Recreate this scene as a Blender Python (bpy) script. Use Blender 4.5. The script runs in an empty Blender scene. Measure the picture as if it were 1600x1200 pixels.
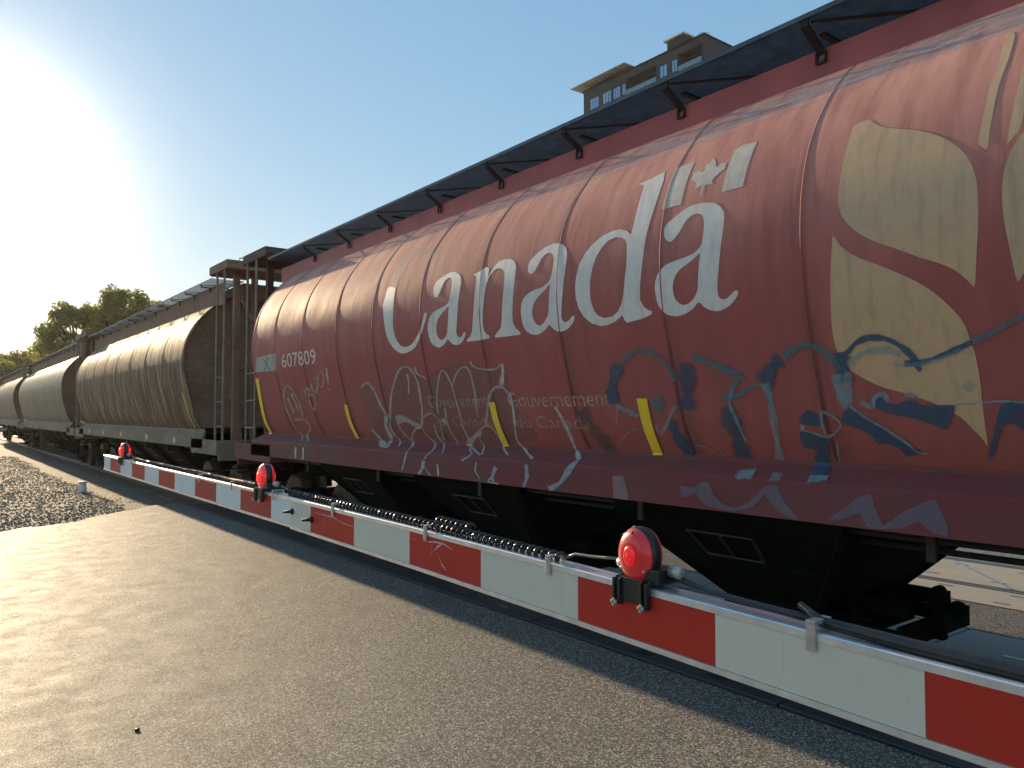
import bpy, bmesh, math, random
from mathutils import Vector, Matrix
random.seed(7)
C = bpy.context.scene.collection
S = bpy.context.scene
R = math.radians
# ------------------------------------------------------------ camera, light, world
cam = bpy.data.cameras.new('camera'); camo = bpy.data.objects.new('camera', cam); C.objects.link(camo)
camo.location = (0, 0, 1.81); camo.rotation_euler = (R(90 + 2.29), 0, R(-37.48))
cam.sensor_width = 36; cam.lens = 27.0; cam.clip_start = .05; cam.clip_end = 3000
S.camera = camo
SUN_EL, SUN_AZ = 13.4, .45          # azimuth from +Y towards +X
w = bpy.data.worlds.new('World'); S.world = w; w.use_nodes = True
nt = w.node_tree; nt.nodes.clear()
WN = nt.nodes.new; WL = nt.links.new
sky = WN('ShaderNodeTexSky'); sky.sky_type = 'NISHITA'; sky.sun_disc = False
sky.sun_elevation = R(SUN_EL); sky.sun_rotation = R(SUN_AZ); sky.air_density = 1.0; sky.dust_density = .08; sky.ozone_density = 1.6
bg = WN('ShaderNodeBackground'); bg.inputs[1].default_value = .15
# gamma evens the sky out and lifts the fill: softer contrast between the sunward and the far side
gm = WN('ShaderNodeGamma'); gm.inputs[1].default_value = .34; WL(sky.outputs[0], gm.inputs[0])
hs = WN('ShaderNodeHueSaturation'); hs.inputs['Saturation'].default_value = 2.3; hs.inputs['Value'].default_value = 1.68; WL(gm.outputs[0], hs.inputs['Color']); WL(hs.outputs[0], bg.inputs[0])
# the bright halo that hazy air shows round a low sun
sd = Vector((math.sin(R(SUN_AZ)) * math.cos(R(SUN_EL)), math.cos(R(SUN_AZ)) * math.cos(R(SUN_EL)), math.sin(R(SUN_EL))))
tc = WN('ShaderNodeTexCoord'); dot = WN('ShaderNodeVectorMath'); dot.operation = 'DOT_PRODUCT'
dot.inputs[1].default_value = sd; WL(tc.outputs['Generated'], dot.inputs[0])
mx = WN('ShaderNodeMath'); mx.operation = 'MAXIMUM'; mx.inputs[1].default_value = 0; WL(dot.outputs['Value'], mx.inputs[0])
last = bg
for power, col, st in ((110, (1, .90, .66), .9), (320, (1, .94, .80), 3.0)):
    p = WN('ShaderNodeMath'); p.operation = 'POWER'; p.inputs[1].default_value = power; WL(mx.outputs[0], p.inputs[0])
    m = WN('ShaderNodeMath'); m.operation = 'MULTIPLY'; m.inputs[1].default_value = st; WL(p.outputs[0], m.inputs[0])
    b2 = WN('ShaderNodeBackground'); b2.inputs[0].default_value = (*col, 1); WL(m.outputs[0], b2.inputs[1])
    ad = WN('ShaderNodeAddShader'); WL(last.outputs[0], ad.inputs[0]); WL(b2.outputs[0], ad.inputs[1]); last = ad
wo = WN('ShaderNodeOutputWorld'); WL(last.outputs[0], wo.inputs[0])
sl = bpy.data.lights.new('sun', 'SUN'); sl.energy = 4.5; sl.angle = R(.55); sl.color = (1, .76, .47)
so = bpy.data.objects.new('sun', sl); C.objects.link(so); so.rotation_euler = (-sd).to_track_quat('-Z', 'Y').to_euler()
S.view_settings.view_transform = 'Standard'; S.view_settings.look = 'None'; S.view_settings.exposure = .85; S.view_settings.gamma = 1
S.render.engine = 'CYCLES'; S.cycles.use_denoising = True; S.cycles.transparent_max_bounces = 24
S.cycles.max_bounces = 6; S.cycles.sample_clamp_indirect = 6; S.cycles.volume_bounces = 0

# ------------------------------------------------------------ material helpers
class NT:
    def __init__(s, name):
        s.m = bpy.data.materials.new(name); s.m.use_nodes = True; s.t = s.m.node_tree; s.t.nodes.clear()
        s.out = s.t.nodes.new('ShaderNodeOutputMaterial'); s.b = s.n('ShaderNodeBsdfPrincipled'); s.l(s.b.outputs[0], s.out.inputs[0])
    def n(s, k, **kw):
        o = s.t.nodes.new(k)
        for a, v in kw.items(): setattr(o, a, v)
        return o
    def l(s, a, b): s.t.links.new(a, b)
    def set(s, **kw):
        for k, v in kw.items():
            i = s.b.inputs[k.replace('_', ' ')]
            i.default_value = (*v, 1) if isinstance(v, tuple) and len(v) == 3 else v
    def coord(s, scale=(1, 1, 1)):
        t = s.n('ShaderNodeNewGeometry'); mp = s.n('ShaderNodeMapping'); mp.inputs['Scale'].default_value = scale
        s.l(t.outputs['Position'], mp.inputs[0]); return mp.outputs[0]
    def noise(s, scale, detail=4, rough=.55, st=(1, 1, 1), vec=None):
        t = s.n('ShaderNodeTexNoise'); t.inputs['Scale'].default_value = scale; t.inputs['Detail'].default_value = detail; t.inputs['Roughness'].default_value = rough
        s.l(vec or s.coord(st), t.inputs['Vector']); return t.outputs['Fac']
    def voro(s, scale, st=(1, 1, 1), feat='F1'):
        t = s.n('ShaderNodeTexVoronoi', feature=feat); t.inputs['Scale'].default_value = scale; s.l(s.coord(st), t.inputs['Vector']); return t
    def ramp(s, f, stops):
        r = s.n('ShaderNodeValToRGB'); e = r.color_ramp.elements
        while len(e) < len(stops): e.new(.5)
        for i, (p, c) in enumerate(stops):
            e[i].position = p; e[i].color = (*c, 1) if isinstance(c, tuple) else (c, c, c, 1)
        s.l(f, r.inputs[0]); return r.outputs[0]
    def mix(s, f, a, b, mode='MIX'):
        m = s.n('ShaderNodeMix', data_type='RGBA', blend_type=mode)
        for i, v in ((0, f), (6, a), (7, b)):
            if isinstance(v, tuple): m.inputs[i].default_value = (*v, 1)
            elif isinstance(v, (int, float)): m.inputs[i].default_value = v if i == 0 else (v, v, v, 1)
            else: s.l(v, m.inputs[i])
        return m.outputs[2]
    def math(s, op, a, b=0, clamp=False):
        m = s.n('ShaderNodeMath', operation=op, use_clamp=clamp)
        for i, v in ((0, a), (1, b)):
            if isinstance(v, (int, float)): m.inputs[i].default_value = v
            else: s.l(v, m.inputs[i])
        return m.outputs[0]
    def bump(s, h, strength=.3, dist=.01, prev=None):
        b = s.n('ShaderNodeBump'); b.inputs['Strength'].default_value = strength; b.inputs['Distance'].default_value = dist
        s.l(h, b.inputs['Height'])
        if prev is not None: s.l(prev, b.inputs['Normal'])
        return b.outputs[0]
    def col(s, c): s.l(c, s.b.inputs['Base Color'])
    def rough(s, c): s.l(c, s.b.inputs['Roughness'])
    def nrm(s, c): s.l(c, s.b.inputs['Normal'])
    def attr(s, name):
        a = s.n('ShaderNodeAttribute', attribute_name=name); return a.outputs['Fac']
    def sep(s, v):
        x = s.n('ShaderNodeSeparateXYZ'); s.l(v, x.inputs[0]); return x.outputs

def simple(name, col, rough=.5, metal=0, var=.25, scale=8, bump=0, bscale=60):
    m = NT(name); f = m.noise(scale, 5)
    lo = tuple(c * (1 - var) for c in col); hi = tuple(min(1, c * (1 + var)) for c in col)
    m.col(m.ramp(f, [(.3, lo), (.7, hi)])); m.set(Roughness=rough, Metallic=metal)
    if bump: m.nrm(m.bump(m.noise(bscale, 3), bump, .004))
    return m.m

def tank_mat(name, base, faded, dirt, streak, rough, streak_amt, top=3.1, sheen=None, seam=.7, ss=1.):
    m = NT(name); pos = m.n('ShaderNodeNewGeometry').outputs['Position']; x, y, z = m.sep(pos)
    n1 = m.noise(1.3, 6, .6, (1, 1, .8)); n2 = m.noise(2.2, 8, .65, (1, 3.2, .32)); n3 = m.noise(14 * ss, 7, .65, (1, 2.5, .22)); n4 = m.noise(45, 3)
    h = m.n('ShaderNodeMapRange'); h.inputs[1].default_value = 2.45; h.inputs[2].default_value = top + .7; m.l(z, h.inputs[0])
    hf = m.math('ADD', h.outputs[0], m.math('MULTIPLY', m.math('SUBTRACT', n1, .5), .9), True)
    c = m.mix(hf, base, faded)  # paler towards the top: paint fade and sunlight both in the colour
    c = m.mix(m.ramp(n2, [(.42, 0.), (.66, streak_amt)]), c, streak)
    if sheen: c = m.mix(m.ramp(n3, [(.50, 0.), (.62, .9)]), c, sheen)
    # grime that gathers on the low part and runs down from the welds, with seam shade painted in
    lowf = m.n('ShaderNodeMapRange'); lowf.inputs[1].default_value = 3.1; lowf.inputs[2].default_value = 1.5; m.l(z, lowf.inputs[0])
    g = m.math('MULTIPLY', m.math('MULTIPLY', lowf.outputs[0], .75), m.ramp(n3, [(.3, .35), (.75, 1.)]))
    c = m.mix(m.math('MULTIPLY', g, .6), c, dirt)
    sm = m.math('MULTIPLY', m.attr('seam'), m.ramp(n3, [(.25, .35), (.6, 1.)])); sm = m.math('MULTIPLY', sm, m.math('ADD', .25, m.math('MULTIPLY', lowf.outputs[0], 1.1)), True)
    c = m.mix(m.math('MULTIPLY', sm, seam), c, tuple(d * .35 for d in dirt))
    c = m.mix(m.ramp(n4, [(.70, 0.), (.78, .5)]), c, tuple(d * .5 for d in dirt))
    m.col(c); m.rough(m.ramp(n1, [(.3, rough), (.7, rough + .15)])); m.set(Specular_IOR_Level=.16)
    m.nrm(m.bump(m.noise(1.6, 3, .5, (1, 1, .8)), .16 if ss == 1. else .4, .03, m.bump(n3, .08 if ss == 1. else .5, .01 if ss == 1. else .03)))
    return m.m

M = {}
M['red'] = tank_mat('faded_sunlit_red_paint', (.46, .105, .096), (.70, .345, .26), (.15, .092, .08), (.32, .10, .085), .54, .6)
M['brown'] = tank_mat('grimy_tan_tank_paint', (.21, .125, .075), (.28, .185, .105), (.12, .07, .045), (.10, .055, .036), .6, .95, sheen=(.50, .37, .23), seam=.3, ss=.22)
M['grey'] = tank_mat('weathered_grey_tank_paint', (.25, .205, .16), (.33, .265, .195), (.11, .09, .075), (.15, .12, .10), .45, .6, sheen=(.38, .33, .27), seam=.25, ss=.3)
M['fascia'] = simple('red_coaming_paint', (.42, .085, .08), .5, 0, .2, 3)
M['sillred'] = None
def sill_mat(name, a, b_, d):
    m = NT(name); n1 = m.noise(1.1, 6, .6, (1, 1, 2)); n2 = m.noise(9, 6, .65, (1, .6, 1.5))
    c = m.mix(m.ramp(n1, [(.35, 0.), (.68, 1.)]), a, b_); c = m.mix(m.ramp(n2, [(.48, 0.), (.75, .8)]), c, d)
    m.col(c); m.set(Roughness=.65, Specular_IOR_Level=.15); m.nrm(m.bump(n2, .15, .01)); return m.m
M['sillred'] = sill_mat('dusty_red_sill_paint', (.22, .050, .050), (.19, .085, .08), (.12, .07, .065))
M['sillgrey'] = sill_mat('dusty_grey_sill_paint', (.27, .22, .175), (.19, .14, .10), (.33, .28, .22))
M['endbrown'] = sill_mat('brown_dusty_steel', (.30, .17, .115), (.20, .12, .08), (.36, .23, .16))
M['under'] = simple('black_green_underframe', (.007, .0095, .009), .95, 0, .4, 5, .2, 30)
M['steel'] = simple('dull_grey_steel', (.22, .185, .15), .45, .5, .3, 12)
M['dark'] = simple('dark_bracket_steel', (.014, .014, .015), .5, .2, .3, 10)
M['grate'] = simple('grating_steel', (.085, .098, .115), .45, .3, .35, 9)
M['black'] = simple('black_plastic', (.018, .020, .022), .35, 0, .3, 30)
M['cable'] = simple('black_cable', (.022, .021, .022), .22, 0, .3, 30)
M['alu'] = simple('brushed_aluminium', (.80, .80, .80), .34, .75, .12, 25, .05, 90)
M['clip'] = simple('cast_zinc', (.50, .46, .42), .45, .6, .2, 60)
for _k in ('under',): M[_k].node_tree.nodes['Principled BSDF'].inputs['Specular IOR Level'].default_value = .08
M['wheel'] = simple('rusty_wheel_steel', (.04, .028, .02), .6, .3, .4, 10)

def paint(name, col, var, dirty, amt=.5, rough=.5, al=1., noisealpha=0.):
    """paint on the tank, alpha from the 'alpha' attribute"""
    m = NT(name); n1 = m.noise(3.5, 7, .65); n2 = m.noise(8, 6, .6, (1, 2.2, .35))
    c = m.mix(m.ramp(n1, [(.4, 0.), (.72, amt)]), col, var); c = m.mix(m.ramp(n2, [(.5, 0.), (.8, amt)]), c, dirty)
    m.col(c); m.set(Roughness=rough)
    tr = m.n('ShaderNodeBsdfTransparent'); mix = m.n('ShaderNodeMixShader')
    a = m.attr('alpha')
    if noisealpha: a = m.math('MULTIPLY', a, m.ramp(m.noise(16, 5, .7), [(.28, 1 - noisealpha), (.6, 1.)]))
    a = m.math('MULTIPLY', a, al, True)
    m.l(a, mix.inputs[0]); m.l(tr.outputs[0], mix.inputs[1]); m.l(m.b.outputs[0], mix.inputs[2]); m.l(mix.outputs[0], m.out.inputs[0])
    return m.m
P = dict(
 white=paint('white_lettering_paint', (.80, .72, .66), (.70, .60, .49), (.48, .40, .31), .65, .5, 1, .12),
 fade=paint('worn_white_lettering_paint', (.62, .52, .42), (.6, .5, .4), (.5, .38, .3), .5, .5, .42, .8),
 flag=paint('worn_flag_paint', (.66, .57, .48), (.58, .48, .39), (.46, .36, .28), .7, .5, 1, .2),
 wheat=paint('wheat_gold_paint', (.66, .41, .23), (.58, .37, .21), (.34, .24, .16), .8, .5, 1, .1),
 tape=paint('yellow_reflector_tape', (.95, .62, .03), (.9, .56, .03), (.7, .42, .04), .4, .35),
 silver=paint('silver_spray_paint', (.66, .62, .60), (.58, .54, .52), (.45, .38, .36), .4, .45, 1, .4),
 cream=paint('cream_spray_paint', (.66, .56, .43), (.55, .45, .35), (.4, .3, .25), .4, .5, 1, .4),
 chalk=paint('tan_spray_paint', (.56, .46, .36), (.5, .4, .31), (.4, .3, .25), .4, .5, 1, .4),
 blue=paint('dark_blue_spray_paint', (.035, .085, .15), (.06, .11, .17), (.08, .09, .12), .6, .5, 1, .3),
 teal=paint('teal_spray_paint', (.09, .18, .21), (.12, .19, .21), (.12, .12, .13), .6, .5, 1, .45),
 light=paint('pale_teal_spray_paint', (.26, .42, .46), (.22, .33, .37), (.22, .2, .2), .6, .5, .9, .55),
 blue_white=paint('blue_white_spray_paint', (.40, .42, .50), (.33, .35, .42), (.2, .2, .24), .4, .5, .95, .4),
 slate=paint('slate_spray_paint', (.07, .085, .09), (.08, .07, .07), (.1, .06, .06), .5, .5, .8, .5),
 grayblue=paint('grey_blue_spray_paint', (.22, .25, .33), (.19, .22, .30), (.2, .15, .17), .6, .5, .9, .15),
 buff=paint('grey_cover_up_paint', (.22, .17, .15), (.26, .17, .15), (.19, .13, .11), .6, .55, 1, .75),
 paleblue=paint('pale_blue_cover_up_paint', (.52, .56, .52), (.42, .46, .43), (.18, .18, .18), .5, .5, 1, .3),
 worn=paint('scuffed_sunlit_paint', (.62, .50, .48), (.50, .36, .34), (.40, .2, .18), .5, .5, 1, .0),  # pale streaks: scuffs plus painted sunlight falling through the walkway grating
 ghost=paint('ghost_lettering', (.62, .45, .32), (.55, .38, .28), (.4, .25, .2), .6, .5, .75, .7),
)

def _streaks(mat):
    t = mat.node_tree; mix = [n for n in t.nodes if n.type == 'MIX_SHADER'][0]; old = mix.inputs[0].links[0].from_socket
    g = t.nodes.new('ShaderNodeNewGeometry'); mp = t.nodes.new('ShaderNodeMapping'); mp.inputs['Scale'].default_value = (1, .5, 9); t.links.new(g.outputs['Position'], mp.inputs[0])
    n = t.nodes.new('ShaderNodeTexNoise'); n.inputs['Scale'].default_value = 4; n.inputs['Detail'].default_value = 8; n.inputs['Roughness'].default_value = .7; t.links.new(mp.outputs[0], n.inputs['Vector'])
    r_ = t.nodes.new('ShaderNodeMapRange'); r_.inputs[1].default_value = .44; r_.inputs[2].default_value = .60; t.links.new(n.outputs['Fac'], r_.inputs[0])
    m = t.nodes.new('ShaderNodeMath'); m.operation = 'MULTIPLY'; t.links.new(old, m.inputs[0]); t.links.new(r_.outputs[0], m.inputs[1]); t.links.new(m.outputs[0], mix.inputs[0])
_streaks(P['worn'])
# ------------------------------------------------------------ mesh helpers
def link(name, verts, faces, mat, parent=None, smooth=False, attrs=None, origin=None):
    me = bpy.data.meshes.new(name)
    off = Vector(parent['_o']) if parent is not None else (Vector(origin) if origin else Vector((0, 0, 0)))
    me.from_pydata([tuple(Vector(v) - off) for v in verts], [], faces)
    if mat: me.materials.append(mat)
    if smooth:
        me.polygons.foreach_set('use_smooth', [True] * len(me.polygons))
    for k, vals in (attrs or {}).items():
        a = me.attributes.new(k, 'FLOAT', 'POINT'); a.data.foreach_set('value', vals)
    me.update()
    o = bpy.data.objects.new(name, me); C.objects.link(o)
    if parent is not None:
        o.parent = parent; o['_o'] = parent['_o']
    else:
        o.location = off; o['_o'] = tuple(off)
    return o
class G:
    """collects shapes into one mesh"""
    def __init__(s): s.v = []; s.f = []
    def add(s, v, f):
        b = len(s.v); s.v += [Vector(p) for p in v]; s.f += [tuple(i + b for i in q) for q in f]; return s
    def box(s, x0, x1, y0, y1, z0, z1):
        v = [(x, y, z) for x in (x0, x1) for y in (y0, y1) for z in (z0, z1)]
        return s.add(v, [(0, 1, 3, 2), (4, 6, 7, 5), (0, 4, 5, 1), (2, 3, 7, 6), (0, 2, 6, 4), (1, 5, 7, 3)])
    def bbox(s, x0, x1, y0, y1, z0, z1, b=.004):
        bm = bmesh.new(); bmesh.ops.create_cube(bm, size=1)
        for v in bm.verts: v.co = Vector(((x0 + x1) / 2 + v.co.x * (x1 - x0), (y0 + y1) / 2 + v.co.y * (y1 - y0), (z0 + z1) / 2 + v.co.z * (z1 - z0)))
        bmesh.ops.bevel(bm, geom=bm.edges[:], offset=b, segments=2, affect='EDGES', profile=.6)
        s.bm(bm); return s
    def bm(s, bm, mat=None):
        if mat is not None: bm.transform(mat)
        bm.verts.index_update(); s.add([v.co.copy() for v in bm.verts], [tuple(v.index for v in f.verts) for f in bm.faces]); bm.free(); return s
    def tube(s, pts, r, n=8, caps=True):
        pts = [Vector(p) for p in pts]; rr = r if isinstance(r, (list, tuple)) else [r] * len(pts)
        base = len(s.v); up = None
        for i, p in enumerate(pts):
            t = (pts[min(i + 1, len(pts) - 1)] - pts[max(i - 1, 0)]).normalized()
            if up is None: up = Vector((0, 0, 1)) if abs(t.z) < .9 else Vector((1, 0, 0))
            a = t.cross(up).normalized(); b = a.cross(t); up = b
            for k in range(n):
                an = 2 * math.pi * k / n; s.v.append(p + (a * math.cos(an) + b * math.sin(an)) * rr[i])
        for i in range(len(pts) - 1):
            for k in range(n):
                k2 = (k + 1) % n; s.f.append((base + i * n + k, base + i * n + k2, base + (i + 1) * n + k2, base + (i + 1) * n + k))
        if caps:
            s.f.append(tuple(base + k for k in range(n))[::-1]); s.f.append(tuple(base + (len(pts) - 1) * n + k for k in range(n)))
        return s
    def bar(s, a, b, w_, h_):
        a = Vector(a); b = Vector(b); t = (b - a).normalized(); u = Vector((0, 0, 1)) if abs(t.z) < .95 else Vector((1, 0, 0))
        x = t.cross(u).normalized() * w_ / 2; y = x.cross(t).normalized() * h_ / 2
        v = [a - x - y, a + x - y, a + x + y, a - x + y, b - x - y, b + x - y, b + x + y, b - x + y]
        return s.add(v, [(3, 2, 1, 0), (4, 5, 6, 7), (0, 1, 5, 4), (1, 2, 6, 5), (2, 3, 7, 6), (3, 0, 4, 7)])
    def lathe(s, prof, origin, axis='X', n=28, sy=1, sz=1):
        """prof: (along axis, radius)"""
        base = len(s.v); o = Vector(origin)
        for a, r in prof:
            for k in range(n):
                an = 2 * math.pi * k / n; c, d = math.cos(an) * r * sy, math.sin(an) * r * sz
                s.v.append(o + (Vector((a, c, d)) if axis == 'X' else Vector((c, a, d)) if axis == 'Y' else Vector((c, d, a))))
        for i in range(len(prof) - 1):
            for k in range(n):
                k2 = (k + 1) % n; s.f.append((base + i * n + k, base + i * n + k2, base + (i + 1) * n + k2, base + (i + 1) * n + k))
        s.f.append(tuple(base + k for k in range(n))[::-1]); s.f.append(tuple(base + (len(prof) - 1) * n + k for k in range(n)))
        return s
    def out(s, name, mat, parent=None, smooth=False, **kw): return link(name, s.v, s.f, mat, parent, smooth, **kw)
def thing(name, loc, label, cat, group=None):
    o = bpy.data.objects.new(name, None); C.objects.link(o); o.location = loc; o.empty_display_size = .3
    o['_o'] = tuple(loc); o['label'] = label; o['category'] = cat
    if group: o['group'] = group
    return o
def tag(o, label, cat, group=None):
    o['label'] = label; o['category'] = cat
    if group: o['group'] = group
    return o
def struct(o): o['kind'] = 'structure'; return o
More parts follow.
